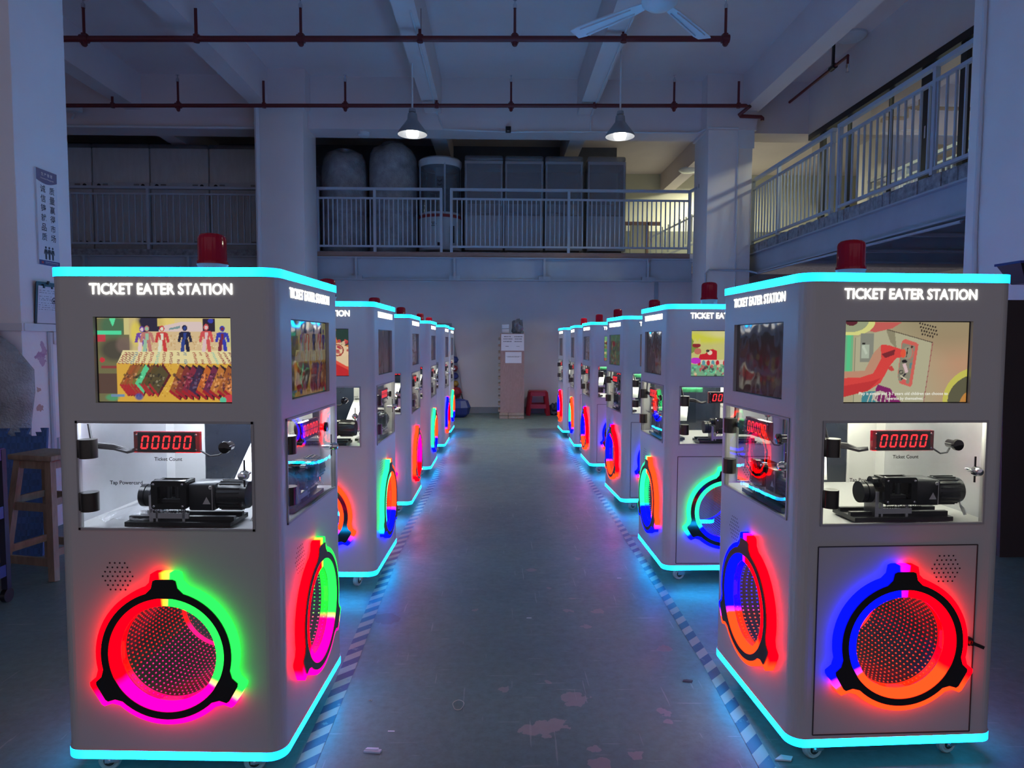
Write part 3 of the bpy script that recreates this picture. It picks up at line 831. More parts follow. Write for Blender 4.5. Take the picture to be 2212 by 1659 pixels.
# ------------------------------------------------------------------ glazed partition behind the right railing
M['pane'] = clear('partition_glass', (0.86, 0.92, 0.86), 0.03, 0.02)
t = thing('glass_partition', 'black framed sliding glass partition behind the right gallery railing', 'partition', (5.3, 0, 3.02))
q = MB(); q.box((-0.07, 4.0, 1.73), (0.07, 11.45, 1.82)); q.build('top_track', M['black_alu'], t, smooth=0)
q = MB(); q.box((-0.04, 4.0, 0.0), (0.04, 11.45, 0.05)); q.build('bottom_track', M['black_alu'], t, smooth=0)
for y0, y1 in ((8.26, 8.47), (7.66, 7.76), (11.0, 11.12), (5.9, 6.0), (10.22, 10.24), (9.15, 9.165)):
    q = MB(); q.box((-0.03, y0, 0.05), (0.03, y1, 1.73)); q.build('mullion', M['black_alu'], t, smooth=0)
for y0, y1 in ((4.0, 5.9), (6.0, 7.66), (7.76, 8.26), (8.47, 9.15), (9.165, 10.22), (10.24, 11.0), (11.12, 11.45)):
    q = MB(); q.quad((0, y0, 0.05), (0, y1, 0.05), (0, y1, 1.73), (0, y0, 1.73)); q.build('pane', M['pane'], t, smooth=0)
q = MB(); q.box((-0.045, 8.33, 0.85), (-0.03, 8.36, 1.0)); q.build('handle', M['chrome'], t, smooth=0)
t = thing('office_cabinet', 'low white cabinet seen through the glass partition of the right gallery', 'cabinet', (6.2, 9.3, 3.02))
q = MB(); q.box((-0.25, -0.8, 0.0), (0.25, 0.8, 0.95), 0.01); q.build('carcass', M['cab_white'], t)
for y in (-0.4, 0.0, 0.4):
    q = MB(); q.box((-0.262, y - 0.19, 0.05), (-0.25, y + 0.19, 0.9)); d = q.build('door', M['cab_white'], t)
    q = MB(); q.cyl((-0.28, y + 0.14, 0.82), (-0.262, y + 0.14, 0.82), 0.018, 12); q.build('knob', M['black'], d)
t = thing('office_chair', 'dark office chair seen through the right gallery railing near the rear column', 'chair', (5.9, 10.6, 3.02))
q = MB(); q.box((-0.22, -0.22, 0.38), (0.22, 0.22, 0.45), 0.03); q.build('seat', M['black_matte'], t)
q = MB(); q.box((0.18, -0.2, 0.45), (0.24, 0.2, 0.85), 0.02); q.build('backrest', M['black_matte'], t)
q = MB(); q.cyl((0, 0, 0.08), (0, 0, 0.38), 0.025, 10); q.build('post', M['chrome'], t)
q = MB()
for k in range(5): q.beam((0, 0, 0.08), (0.24 * math.cos(k * 1.2566), 0.24 * math.sin(k * 1.2566), 0.03), 0.03, 0.03)
q.build('star_base', M['black'], t)
# lamps that are on in the rooms beyond
M['warm_lamp'] = glow('warm_ceiling_lamp', (1.0, 0.96, 0.68), 6.0)
for lab, loc, w, in (('lit square ceiling lamp in the room behind the glass partition', (7.4, 8.6, 5.55), 150.0), ('lit square ceiling lamp over the doorway at the back of the gallery', (5.0, 15.6, 5.2), 60.0)):
    t = thing('office_ceiling_lamp', lab, 'lamp', loc)
    q = MB(); q.box((-0.32, -0.32, 0), (0.32, 0.32, 0.06)); q.build('housing', M['white_plastic'], t)
    q = MB(); q.box((-0.3, -0.3, -0.012), (0.3, 0.3, -0.001)); q.build('diffuser', M['warm_lamp'], t)
    area_light('office_lamp_light', (0, 0, -0.03), 0.55, w, (1.0, 0.97, 0.72), t)

# ------------------------------------------------------------------ plywood-fronted rack at the end of the aisle
M['ply'] = wood_material('plywood', (0.40, 0.26, 0.23), (0.29, 0.18, 0.16), (5, 5, 1.2), 0.55, 3.0)
M['timber'] = wood_material('pale_timber', (0.42, 0.34, 0.27), (0.28, 0.21, 0.16), (6, 6, 6), 0.6)
M['paper'] = paint('white_paper', (0.68, 0.69, 0.74), 0.5, var=0.03, scale=6, bump=0.25, bscale=8)
M['ink'] = paint('black_ink', (0.03, 0.03, 0.04), 0.6)
t = thing('material_rack', 'tall narrow rack with plywood front and stacked strips at the aisle end', 'rack', (0.275, 11.8, 0))
q = MB(); q.box((-0.215, 0.0, 0.11), (0.205, 0.018, 1.50)); q.build('plywood_front', M['ply'], t, smooth=0)
for x0, x1 in ((-0.23, -0.075), (-0.07, 0.205)):
    for z0, z1 in ((0.0, 0.05), (0.055, 0.108)):
        q = MB(); q.box((x0, -0.012, z0), (x1, 0.4, z1), 0.004); q.build('base_board', M['timber'], t)
for k in range(12):
    z0 = 0.12 + k * 0.115
    q = MB(); q.box((-0.25, 0.02, z0), (0.2, 0.45, z0 + 0.045), 0.006); q.build('timber_strip', M['timber'], t)
q = MB(); q.box((-0.2, 0.022, 0.11), (0.19, 0.44, 1.49)); q.build('stacked_fill', M['black_matte'], t)
def notice(label, cx, cz, w, h, rows):
    t = thing('notice_sheet', label, 'paper notice', (cx, 11.8, cz))
    q = MB(); q.box((-w / 2, -0.004, -h / 2), (w / 2, -0.001, h / 2)); q.build('sheet', M['paper'], t, smooth=0)
    rr = random.Random(int(cz * 100))
    for (z, x0, x1, hh) in rows:
        q = MB()
        x = x0
        while x < x1:
            ww = rr.uniform(0.008, 0.016); q.box((x, -0.0052, z - hh / 2), (x + ww, -0.004, z + hh / 2)); x += ww + rr.uniform(0.004, 0.012)
        q.build('printed_line', M['ink'], t, smooth=0)
notice('larger laminated white notice at the top of the plywood rack', 0.275, 1.345, 0.40, 0.29, [(0.10, -0.15, -0.03, 0.014), (0.10, 0.03, 0.16, 0.014), (0.06, -0.16, -0.02, 0.014), (0.06, 0.04, 0.15, 0.014), (0.015, -0.16, -0.02, 0.014), (0.015, 0.03, 0.17, 0.014), (-0.07, -0.12, -0.07, 0.01), (-0.07, 0.07, 0.12, 0.01)])
notice('smaller white notice below the larger one on the plywood rack', 0.29, 1.08, 0.285, 0.195, [(0.02, -0.12, 0.12, 0.007), (0.008, -0.1, 0.09, 0.007)])
for lab, z in (('lower of two small white boxes on top of the plywood rack', 1.503), ('upper of two small white boxes on top of the plywood rack', 1.583)):
    q = MB(); q.box((-0.065, -0.05, 0), (0.065, 0.1, 0.077), 0.012)
    thing(None, lab, 'box', group='small white boxes on the rack', obj=q.build('small_box', M['cab_white'], loc=(0.15, 11.9, z)))
M['film_grey'] = clear('grey_plastic_bag', (0.6, 0.62, 0.66), 0.15, 0.15, bump=0.6, bscale=20, haze=0.45, hazecol=(0.22, 0.23, 0.26))
def crumple(name, label, cat, m, loc, sx, sy, sz, seed, spike=0.35, seg=14):
    rr = random.Random(seed)
    bm = bmesh.new()
    bmesh.ops.create_icosphere(bm, subdivisions=3, radius=1.0)
    q = MB()
    for v in bm.verts:
        k = 1 + rr.uniform(-spike, spike) * 0.5
        z = v.co.z * k
        v.co = Vector((v.co.x * k * sx, v.co.y * k * sy, max(z, -0.55) * sz + (rr.uniform(0, spike) * sz * 0.8 if z > 0.6 else 0)))
    zmin = min(v.co.z for v in bm.verts)
    bm.verts.index_update()
    q._add([(v.co.x, v.co.y, v.co.z - zmin) for v in bm.verts], [tuple(v.index for v in f.verts) for f in bm.faces]); bm.free()
    return thing(None, label, cat, obj=q.build(name, m, loc=loc, smooth=25))
crumple('plastic_bag', 'crumpled grey plastic bag on top of the plywood rack, right of the boxes', 'bag', M['film_grey'], (0.37, 11.98, 1.502), 0.10, 0.10, 0.14, 4, 0.5)

# ------------------------------------------------------------------ red stool, bundle, climbing panel at the back wall
M['red_plastic'] = paint('red_moulded_plastic', (0.42, 0.018, 0.035), 0.35, var=0.06, spec=0.5)
t = thing('plastic_stool', 'red plastic stool by the back wall, right of the plywood rack', 'stool', (0.765, 12.52, 0))
q = MB(); q.box((-0.165, -0.165, 0.425), (0.165, 0.165, 0.455), 0.012); q.build('seat', M['red_plastic'], t)
for sx in (-1, 1):
    for sy in (-1, 1):
        q = MB()
        a = (sx * 0.14, sy * 0.14, 0.43); b = (sx * 0.185, sy * 0.185, 0.0)
        q.beam(a, b, 0.055, 0.055); q.build('leg', M['red_plastic'], t)
for s in (-1, 1):
    q = MB(); q.box((-0.15, s * 0.163 - 0.008, 0.36), (0.15, s * 0.163 + 0.008, 0.43)); q.build('apron', M['red_plastic'], t)
    q = MB(); q.box((s * 0.163 - 0.008, -0.15, 0.36), (s * 0.163 + 0.008, 0.15, 0.43)); q.build('apron', M['red_plastic'], t)
    q = MB(); q.box((-0.16, s * 0.175 - 0.008, 0.13), (0.16, s * 0.175 + 0.008, 0.21)); q.build('cross_bar', M['red_plastic'], t)
M['navy_cloth'] = paint('dark_navy_cloth', (0.02, 0.025, 0.06), 0.6, bump=0.4, bscale=14)
crumple('cloth_bundle', 'dark plastic bundle on the floor by the wall, right of the red stool', 'bundle', M['navy_cloth'], (1.10, 12.5, 0), 0.13, 0.14, 0.13, 11, 0.3)
M['hold_blue'] = paint('blue_plastic', (0.02, 0.04, 0.22), 0.4)
M['hold_red'] = paint('red_plastic_hold', (0.35, 0.02, 0.03), 0.4)
M['hold_yellow'] = paint('yellow_plastic', (0.45, 0.25, 0.02), 0.4)
t = thing('climbing_panel', 'tapered grey panel with coloured knobs leaning on the back wall behind the left row', 'panel', (-0.91, 12.42, 0))
q = MB()
q._add([(-0.5, -0.05, 0), (0.33, -0.05, 0), (0.06, 0.25, 1.70), (-0.3, 0.25, 1.70), (-0.5, 0.0, 0), (0.33, 0.0, 0), (0.06, 0.3, 1.70), (-0.3, 0.3, 1.70)], [(0, 1, 2, 3), (7, 6, 5, 4), (0, 4, 5, 1), (1, 5, 6, 2), (2, 6, 7, 3), (3, 7, 4, 0)])
q.build('board', M['grey_plastic'], t, smooth=0)
for (x, z, r, k) in ((0.13, 1.02, 0.07, 'hold_blue'), (0.13, 0.86, 0.06, 'hold_red'), (0.14, 0.72, 0.065, 'hold_blue'), (0.15, 0.58, 0.06, 'hold_yellow'), (0.16, 0.42, 0.11, 'hold_red')):
    q = MB(); y = -0.05 + z * 0.176; q.lathe([(r, 0.0), (r * 0.95, -0.05), (r * 0.6, -0.09), (0.001, -0.1)], (x, y, z), 7, 'y'); q.build('knob', M[k], t, smooth=0)
t = thing('toy_ball_bag', 'blue bag standing on the floor by the wall behind the left row', 'bag', (-0.67, 12.1, 0))
q = MB(); q.lathe([(0.10, 0), (0.17, 0.06), (0.20, 0.18), (0.15, 0.30), (0.06, 0.33), (0.001, 0.335)], n=9); q.build('bag_body', M['hold_blue'], t, smooth=0)
q = MB(); q.tube([(-0.06, 0, 0.32), (-0.05, 0, 0.40), (0.03, 0, 0.42), (0.06, 0, 0.32)], 0.01, 6); q.build('strap', M['black'], t)
# ------------------------------------------------------------------ left front column: sign, clipboard, sockets
M['sign_white'] = paint('sign_board_white', (0.66, 0.69, 0.76), 0.35, var=0.03)
M['sign_blue'] = paint('sign_blue', (0.015, 0.04, 0.20), 0.35, var=0.03)
M['sign_ink'] = paint('sign_dark_ink', (0.012, 0.014, 0.035), 0.5)
# sign frame: local x runs along the column face away from the camera, y is up, z points into the hall
FC = Matrix(((0, 0, 1, -3.16), (1, 0, 0, 0), (0, 1, 0, 0), (0, 0, 0, 1)))
SIGN_DY = (2.52 - 1.868) / 2
t = thing('wall_sign', 'white vertical sign with blue header and Chinese slogan on the left front column', 'sign')
t.matrix_world = FC @ Matrix.Translation((4.856, 2.194, 0.0))
q = MB(); q.box((-0.108, -0.328, 0.0), (0.108, 0.328, 0.012)); q.build('board', M['sign_white'], t, smooth=0)
pts = [(-0.108, 0.328), (-0.108, 0.25)]
for k in range(1, 13):
    u = -0.108 + 0.216 * k / 12
    pts.append((u, 0.25 - 0.022 * math.sin(PI * k / 12) + 0.012 * k / 12))
pts.append((0.108, 0.328))
q = MB(); q.prism(list(reversed(pts)) if False else pts, 0.0122, 0.0132); q.build('header_band', M['sign_blue'], t, smooth=0)
q = MB(); q.box((-0.108, -0.328, 0.0122), (0.108, -0.295, 0.0132)); q.build('footer_band', M['sign_blue'], t, smooth=0)
q = MB(); text_mb(q, '生 产 管 理', w=0.115, c=(0, 0.298), z=0.0136); q.build('header_lettering', M['sign_white'], t, smooth=0)
q = MB(); text_mb(q, 'Production Management', w=0.135, c=(0.004, 0.268), z=0.0136); q.build('header_lettering', M['sign_white'], t, smooth=0)
q = MB()
for k in range(14): q.box((-0.045 + k * 0.010, -0.309, 0.0134), (-0.039 + k * 0.010, -0.304, 0.0138)); q.box((-0.045 + k * 0.010, -0.318, 0.0134), (-0.040 + k * 0.010, -0.3155, 0.0138))
q.build('footer_lettering', M['sign_white'], t, smooth=0)
q = MB(); q.box((-0.085, -0.318, 0.0134), (-0.065, -0.304, 0.014)); q.build('footer_mark', M['red_trim'], t, smooth=0)
q = MB()
for i, ch in enumerate('诚信铸就品质'): text_mb(q, ch, h=0.052, c=(-0.045, 0.197 - i * 0.066), z=0.0125, bold=0.012)
for i, ch in enumerate('质量赢得市场'): text_mb(q, ch, h=0.052, c=(0.050, 0.197 - i * 0.066), z=0.0125, bold=0.012)
q.build('slogan_lettering', M['sign_ink'], t, smooth=0)
q = MB()
for x in (-0.036, 0.0, 0.036):
    q.prism([(x + 0.009 * math.cos(a * PI / 6), -0.206 + 0.009 * math.sin(a * PI / 6)) for a in range(12)], 0.0125, 0.0132)
    q.prism([(x - 0.013, -0.218), (x + 0.013, -0.218), (x + 0.02, -0.25), (x + 0.016, -0.252), (x + 0.009, -0.235), (x + 0.008, -0.288), (x + 0.001, -0.288), (x, -0.258), (x - 0.001, -0.288), (x - 0.008, -0.288), (x - 0.009, -0.235), (x - 0.016, -0.252), (x - 0.02, -0.25)][::-1], 0.0125, 0.0132)
q.build('people_pictogram', M['sign_ink'], t, smooth=0)

t = thing('clipboard', 'black clipboard with printed form standing on the ledge of the left front column', 'clipboard')
t.matrix_world = FC @ Matrix.Translation((4.80, 1.60, 0.012)) @ Matrix.Rotation(R(4), 4, 'X')
q = MB(); q.prism(rrect(0.115, 0.145, 0.012, 3), 0.0, 0.006); q.build('board', M['black'], t, smooth=0)
q = MB(); q.box((-0.095, -0.14, 0.0062), (0.105, 0.118, 0.0075)); q.build('form_sheet', M['paper'], t, smooth=0)
q = MB(); rr = random.Random(5)
for z in (0.085, 0.07, 0.045, 0.03, 0.02, 0.0, -0.015, -0.03, -0.045):
    x = -0.085
    while x < 0.085:
        w = rr.uniform(0.006, 0.03); q.box((x, z, 0.0076), (min(x + w, 0.09), z + 0.0025, 0.0079)); x += w + rr.uniform(0.004, 0.02)
q.build('printed_lines', M['ink'], t, smooth=0)
q = MB(); q.prism([(0.07 + 0.022 * math.cos(a * PI / 10), 0.02 + 0.022 * math.sin(a * PI / 10)) for a in range(20)], 0.0077, 0.0081, hole=[(0.07 + 0.016 * math.cos(a * PI / 10), 0.02 + 0.016 * math.sin(a * PI / 10)) for a in range(20)])
q.prism([(0.072 + 0.011 * math.cos(a * PI / 6), 0.018 + 0.009 * math.sin(a * PI / 6)) for a in range(12)], 0.0077, 0.0081); q.build('round_stamp', M['ink'], t, smooth=0)
q = MB(); q.box((-0.045, 0.115, 0.006), (0.045, 0.13, 0.014)); q.box((-0.05, 0.103, 0.008), (-0.035, 0.13, 0.014)); q.box((0.035, 0.103, 0.008), (0.05, 0.13, 0.014)); q.cyl((-0.0, 0.13, 0.01), (0.0, 0.155, 0.012), 0.008, 8); q.build('metal_clip', M['black_alu'], t, smooth=0)

def socket(label, y, z, gang=1):
    t = thing('wall_socket', label, 'socket', group='white wall sockets on the left column')
    t.matrix_world = FC @ Matrix.Translation((y, z, 0.0))
    q = MB(); q.box((-0.045 * gang, -0.045, 0), (0.045 * gang, 0.045, 0.025), 0.006); q.build('socket_plate', M['white_plastic'], t)
    q = MB()
    for g in range(gang):
        cx = (g - (gang - 1) / 2) * 0.09
        for (x, yy) in ((-0.012, 0.015), (0.012, 0.015), (-0.014, -0.012), (0.014, -0.012), (0, -0.022)):
            q.box((cx + x - 0.002, yy - 0.006, 0.0252), (cx + x + 0.002, yy + 0.004, 0.0258))
    q.build('socket_holes', M['black'], t, smooth=0)
socket('white wall socket on the left column just under the ledge', 4.90, 1.36)
socket('white double wall socket low on the left column, above the wooden stool', 4.96, 0.60, 2)

# ------------------------------------------------------------------ wooden stool
M['stool_wood'] = wood_material('stool_wood', (0.38, 0.26, 0.17), (0.22, 0.14, 0.09), (5, 5, 1.0), 0.55)
t = thing('wooden_stool', 'plain wooden stool at the left edge, beside the nearest machine', 'stool', (-2.60, 3.93, 0), R(-14))
q = MB(); q.box((-0.15, -0.12, 0.665), (0.15, 0.12, 0.695), 0.005); q.build('seat', M['stool_wood'], t)
legs = {}
for sx in (-1, 1):
    for sy in (-1, 1):
        a = (sx * 0.105, sy * 0.085, 0.665); b = (sx * 0.175, sy * 0.15, 0.0)
        q = MB(); q.beam(a, b, 0.042, 0.034, up=(0, 1, 0)); q.build('leg', M['stool_wood'], t, smooth=0)
        legs[sx, sy] = (Vector(a), Vector(b))
def at_leg(k, z):
    a, b = legs[k]; f = (0.665 - z) / 0.665
    return a + (b - a) * f
for (k1, k2, z, h) in (((-1, -1), (1, -1), 0.40, 0.045), ((-1, 1), (1, 1), 0.42, 0.04), ((-1, -1), (-1, 1), 0.43, 0.04), ((1, -1), (1, 1), 0.43, 0.04), ((-1, -1), (1, -1), 0.10, 0.045), ((-1, 1), (1, 1), 0.13, 0.045), ((-1, -1), (-1, 1), 0.15, 0.04), ((1, -1), (1, 1), 0.15, 0.04)):
    q = MB(); q.beam(at_leg(k1, z), at_leg(k2, z), 0.018, h); q.build('stretcher', M['stool_wood'], t, smooth=0)
for (k1, k2) in (((-1, -1), (1, -1)), ((-1, 1), (1, 1)), ((-1, -1), (-1, 1)), ((1, -1), (1, 1))):
    q = MB(); q.beam(at_leg(k1, 0.64), at_leg(k2, 0.64), 0.02, 0.05); q.build('seat_rail', M['stool_wood'], t, smooth=0)

# ------------------------------------------------------------------ foam puzzle mats leaning by the column
def foam_material():
    m, nt, out = _mat('blue_eva_foam')
    p = N(nt, 'BsdfPrincipled', Roughness=0.75)
    p.inputs['Base Color'].default_value = (0.05, 0.11, 0.26, 1)
    pos = N(nt, 'TexCoord').outputs['Object']
    ck = N(nt, 'TexChecker', Vector=N(nt, 'Mapping', Vector=pos, Scale=(26, 26, 26)).outputs[0], Scale=1.0)
    w1 = N(nt, 'TexWave', Vector=N(nt, 'Mapping', Vector=pos, Rotation=(0, R(45), 0)).outputs[0], Scale=9.0)
    w2 = N(nt, 'TexWave', Vector=N(nt, 'Mapping', Vector=pos, Rotation=(0, R(-45), 0)).outputs[0], Scale=9.0)
    h = N(nt, 'Mix'); L(nt, ck.outputs['Fac'], h.inputs[0]); L(nt, w1.outputs['Fac'], h.inputs[2]); L(nt, w2.outputs['Fac'], h.inputs[3])
    b = N(nt, 'Bump', Strength=0.5, Distance=0.01, Height=h.outputs[0]); L(nt, b.outputs[0], p.inputs['Normal'])
    L(nt, p.outputs[0], out.inputs[0])
    return m
M['foam'] = foam_material()
def puzzle(w, h):
    pts = [(-w / 2, -h / 2), (w / 2, -h / 2)]
    ntab = 6
    for side in (0, 1):
        x0 = w / 2; n = ntab
        if side == 0:
            for k in range(n):
                y = -h / 2 + h * (k + 0.5) / n
                d = 0.0 if k % 2 else -0.0
            pts.append((w / 2, h / 2))
        else:
            step = w / n
            for k in range(n):
                xa = w / 2 - step * k
                pts += [(xa - step * 0.32, h / 2), (xa - step * 0.22, h / 2 - 0.035), (xa - step * 0.42, h / 2 - 0.05), (xa - step * 0.78, h / 2 - 0.05), (xa - step * 0.96, h / 2 - 0.035), (xa - step * 0.84, h / 2)]
            pts.append((-w / 2, h / 2))
    return pts
for k, (dx, dy, lab) in enumerate(((0.0, 0.0, 'front blue foam puzzle mat leaning behind the wooden stool'), (-0.05, 0.03, 'rear blue foam puzzle mat standing behind the front mat'))):
    q = MB(); q.prism(puzzle(0.72, 0.80 - 0.03 * k), -0.012, 0.012)
    o = q.build('foam_mat', M['foam'], smooth=0)
    o.matrix_world = Matrix.Translation((-3.19 + dx, 4.20 + dy, 0.393 - 0.015 * k)) @ Matrix.Rotation(R(8), 4, 'Z') @ Matrix.Rotation(R(82), 4, 'X')
    thing(None, lab, 'mat', group='blue foam puzzle mats', obj=o)
# bubble-wrapped bundle above them
M['bubble_clear'] = paint('clear_bubble_wrap', (0.5, 0.52, 0.54), 0.2, var=0.35, scale=4, bump=1.0, bscale=75, spec=0.8)
q = MB()
prof = [(-3.86, -3.10, 0.0), (-3.88, -3.08, 0.45), (-3.88, -3.06, 0.80), (-3.86, -3.03, 1.00), (-3.86, -3.03, 1.15), (-3.88, -3.15, 1.30), (-3.88, -3.30, 1.42), (-3.88, -3.50, 1.56)]
vs = []; fs = []
rr = random.Random(3); n = 22
for (xa, xb, z) in prof:
    for k in range(n):
        a = 2 * PI * k / n; j = rr.uniform(0.9, 1.05)
        vs.append(((xa + xb) / 2 + (xb - xa) / 2 * math.copysign(abs(math.cos(a)) ** 0.6, math.cos(a)), 4.475 + 0.075 * math.sin(a) * j, z))
for i in range(len(prof) - 1):
    for k in range(n): fs.append((i * n + k, i * n + (k + 1) % n, (i + 1) * n + (k + 1) % n, (i + 1) * n + k))
fs.append(tuple(range((len(prof) - 1) * n, len(prof) * n)))
q._add(vs, fs)
thing(None, 'upright bundle in clear bubble wrap at the left edge, behind the foam mats', 'bundle', obj=q.build('bubble_wrap_bundle', M['bubble_clear'], smooth=50))
# blue trolley at the very left edge
M['cart_blue'] = paint('blue_steel_trolley', (0.02, 0.035, 0.20), 0.4, var=0.1)
t = thing('tool_trolley', 'blue steel trolley at the left edge of the picture, in front of the stool', 'trolley', (-2.80, 3.25, 0))
for z in (0.14, 0.44, 0.735):
    q = MB(); q.box((-0.3, -0.2, z), (0.3, 0.2, z + 0.012)); q.box((-0.3, -0.205, z), (0.3, -0.2, z + 0.06)); q.box((-0.3, 0.2, z), (0.3, 0.205, z + 0.06)); q.box((0.298, -0.2, z), (0.303, 0.2, z + 0.06)); q.box((-0.303, -0.2, z), (-0.298, 0.2, z + 0.06)); q.build('tray', M['cart_blue'], t, smooth=0)
for sx in (-1, 1):
    for sy in (-1, 1):
        q = MB(); q.box((sx * 0.29 - 0.015, sy * 0.19 - 0.015, 0.07), (sx * 0.29 + 0.015, sy * 0.19 + 0.015, 0.79)); l = q.build('upright', M['sign_ink'], t, smooth=0)
        q = MB(); q.lathe([(0.001, -0.012), (0.035, -0.012), (0.035, 0.012), (0.001, 0.012)], (sx * 0.29, sy * 0.19, 0.036), 18, 'x'); q.build('wheel', M['black'], l)

# ------------------------------------------------------------------ right front column: box, cables, leaning panel, floodlight
q = MB(); q.box((3.82, 4.905, 1.155), (3.86, 4.975, 1.29), 0.008)
thing(None, 'small grey junction box on the right front column beside the nearest right machine', 'junction box', obj=q.build('junction_box', M['white_plastic']))
M['brown_panel'] = paint('dark_brown_panel', (0.035, 0.022, 0.022), 0.5)
q = MB(); q._add([(3.17, 4.10, 0.0), (4.3, 4.10, 0.0), (4.3, 4.22, 1.62), (3.22, 4.22, 1.62), (3.17, 4.13, 0.0), (4.3, 4.13, 0.0), (4.3, 4.25, 1.62), (3.22, 4.25, 1.62)], [(0, 1, 2, 3), (7, 6, 5, 4), (0, 4, 5, 1), (1, 5, 6, 2), (2, 6, 7, 3), (3, 7, 4, 0)])
thing(None, 'dark brown board standing against the right front column at the right edge', 'board', obj=q.build('leaning_board', M['brown_panel'], smooth=0))
t = thing('flood_light', 'black flood light on top of the dark board at the right edge', 'lamp', (3.34, 4.235, 1.622))
q = MB(); q._add([(-0.10, -0.1, 0.22), (0.3, -0.1, 0.22), (0.3, 0.1, 0.22), (-0.10, 0.1, 0.22), (-0.03, -0.06, 0.10), (0.25, -0.06, 0.10), (0.25, 0.06, 0.10), (-0.03, 0.06, 0.10)], [(0, 1, 2, 3), (7, 6, 5, 4), (0, 4, 5, 1), (1, 5, 6, 2), (2, 6, 7, 3), (3, 7, 4, 0)]); q.build('housing', M['black_alu'], t, smooth=0)
q = MB(); q.box((-0.11, -0.11, 0.22), (0.31, 0.11, 0.235)); q.build('rim', M['cart_blue'], t, smooth=0)
q = MB(); q.cyl((0.11, 0, 0.0), (0.11, 0, 0.11), 0.02, 10); q.build('stand', M['black_alu'], t)
q = MB(); q.tube([(3.83, 5.1, 1.12), (3.66, 4.9, 1.0), (3.58, 4.7, 0.84), (3.50, 4.55, 0.60), (3.45, 4.50, 0.30), (3.42, 4.48, 0.012), (3.36, 4.55, 0.012), (3.3, 4.6, 0.012)], 0.012, 8)
thing(None, 'thick black cable drooping from the right front column to the floor', 'cable', group='black cables at the right column', obj=q.build('power_cable', M['black']))
q = MB(); q.tube([(3.85, 5.2, 1.25), (3.7, 4.9, 1.10), (3.62, 4.6, 0.99), (3.66, 4.42, 0.95), (3.855, 4.45, 0.97)], 0.005, 6)
thing(None, 'thin black wire looping across the right front column', 'cable', group='black cables at the right column', obj=q.build('thin_wire', M['black']))
M['green_cloth'] = paint('green_rag', (0.04, 0.16, 0.11), 0.8, bump=0.3)
crumple('green_rag', 'green rag on the floor at the foot of the right front column', 'rag', M['green_cloth'], (3.75, 5.05, 0), 0.09, 0.06, 0.035, 8, 0.5)

# ------------------------------------------------------------------ litter on the floor
M['rubber'] = paint('pale_rubber', (0.5, 0.5, 0.42), 0.6)
q = MB(); q.tube([(-0.139 + 0.020 * math.cos(a) * (1 + 0.12 * math.sin(3 * a)), 2.413 + 0.034 * math.sin(a), 0.0022) for a in [2 * PI * k / 24 for k in range(25)]], 0.0014, 6, cap=False)
thing(None, 'pale rubber band lying on the floor in the middle of the aisle', 'rubber band', obj=q.build('rubber_band', M['rubber']))
q = MB(); q.prism([(-0.028, -0.010), (0.026, -0.016), (0.03, -0.002), (-0.018, 0.008)], 0.0, 0.006); q.prism([(-0.024, -0.006), (0.02, -0.008), (0.02, 0.002), (-0.018, 0.005)], 0.0062, 0.0092)
thing(None, 'small folded scrap of white paper on the floor near the left tape', 'paper scrap', obj=q.build('paper_scrap', M['paper'], loc=(-0.404, 2.14, 0.0005), smooth=0))
q = MB(); q.prism([(0.007 * math.cos(k * PI / 8), 0.007 * math.sin(k * PI / 8)) for k in range(16)], 0, 0.0015, hole=[(0.003 * math.cos(k * PI / 8), 0.003 * math.sin(k * PI / 8)) for k in range(16)])
thing(None, 'tiny metal washer on the floor beside the left tape', 'washer', obj=q.build('metal_washer', M['chrome'], loc=(-0.469, 2.45, 0.0005), smooth=0))
q = MB(); q.prism([(-0.02, -0.006), (0.015, -0.01), (0.022, 0.002), (0.0, 0.009), (-0.016, 0.006)], 0, 0.004)
M['brown_bit'] = paint('brown_leaf', (0.09, 0.05, 0.045), 0.7)
thing(None, 'small brown leaf-like scrap on the floor towards the right tape', 'scrap', obj=q.build('leaf_scrap', M['brown_bit'], loc=(0.758, 2.576, 0.0005), smooth=0))
q = MB(); q.prism([(-0.03, -0.01), (0.02, -0.016), (0.034, 0.004), (0.0, 0.014)], 0, 0.005)
thing(None, 'white torn scrap on the floor at the near end of the right tape', 'paper scrap', obj=q.build('torn_scrap', M['paper'], loc=(0.925, 2.074, 0.002), smooth=0))
for lab, x, y in (('short white fleck of tape on the floor, far end of the aisle centre', 0.16, 3.2), ('short white fleck of tape on the floor by the middle of the right tape', 0.70, 3.75), ('short white fleck of tape on the floor near the left row', -0.36, 2.25)):
    q = MB(); q.prism([(-0.012, -0.003), (0.012, -0.004), (0.011, 0.003), (-0.012, 0.003)], 0, 0.001)
    thing(None, lab, 'scrap', group='white flecks on the floor', obj=q.build('tape_fleck', M['paper'], loc=(x, y, 0.0004), smooth=0))
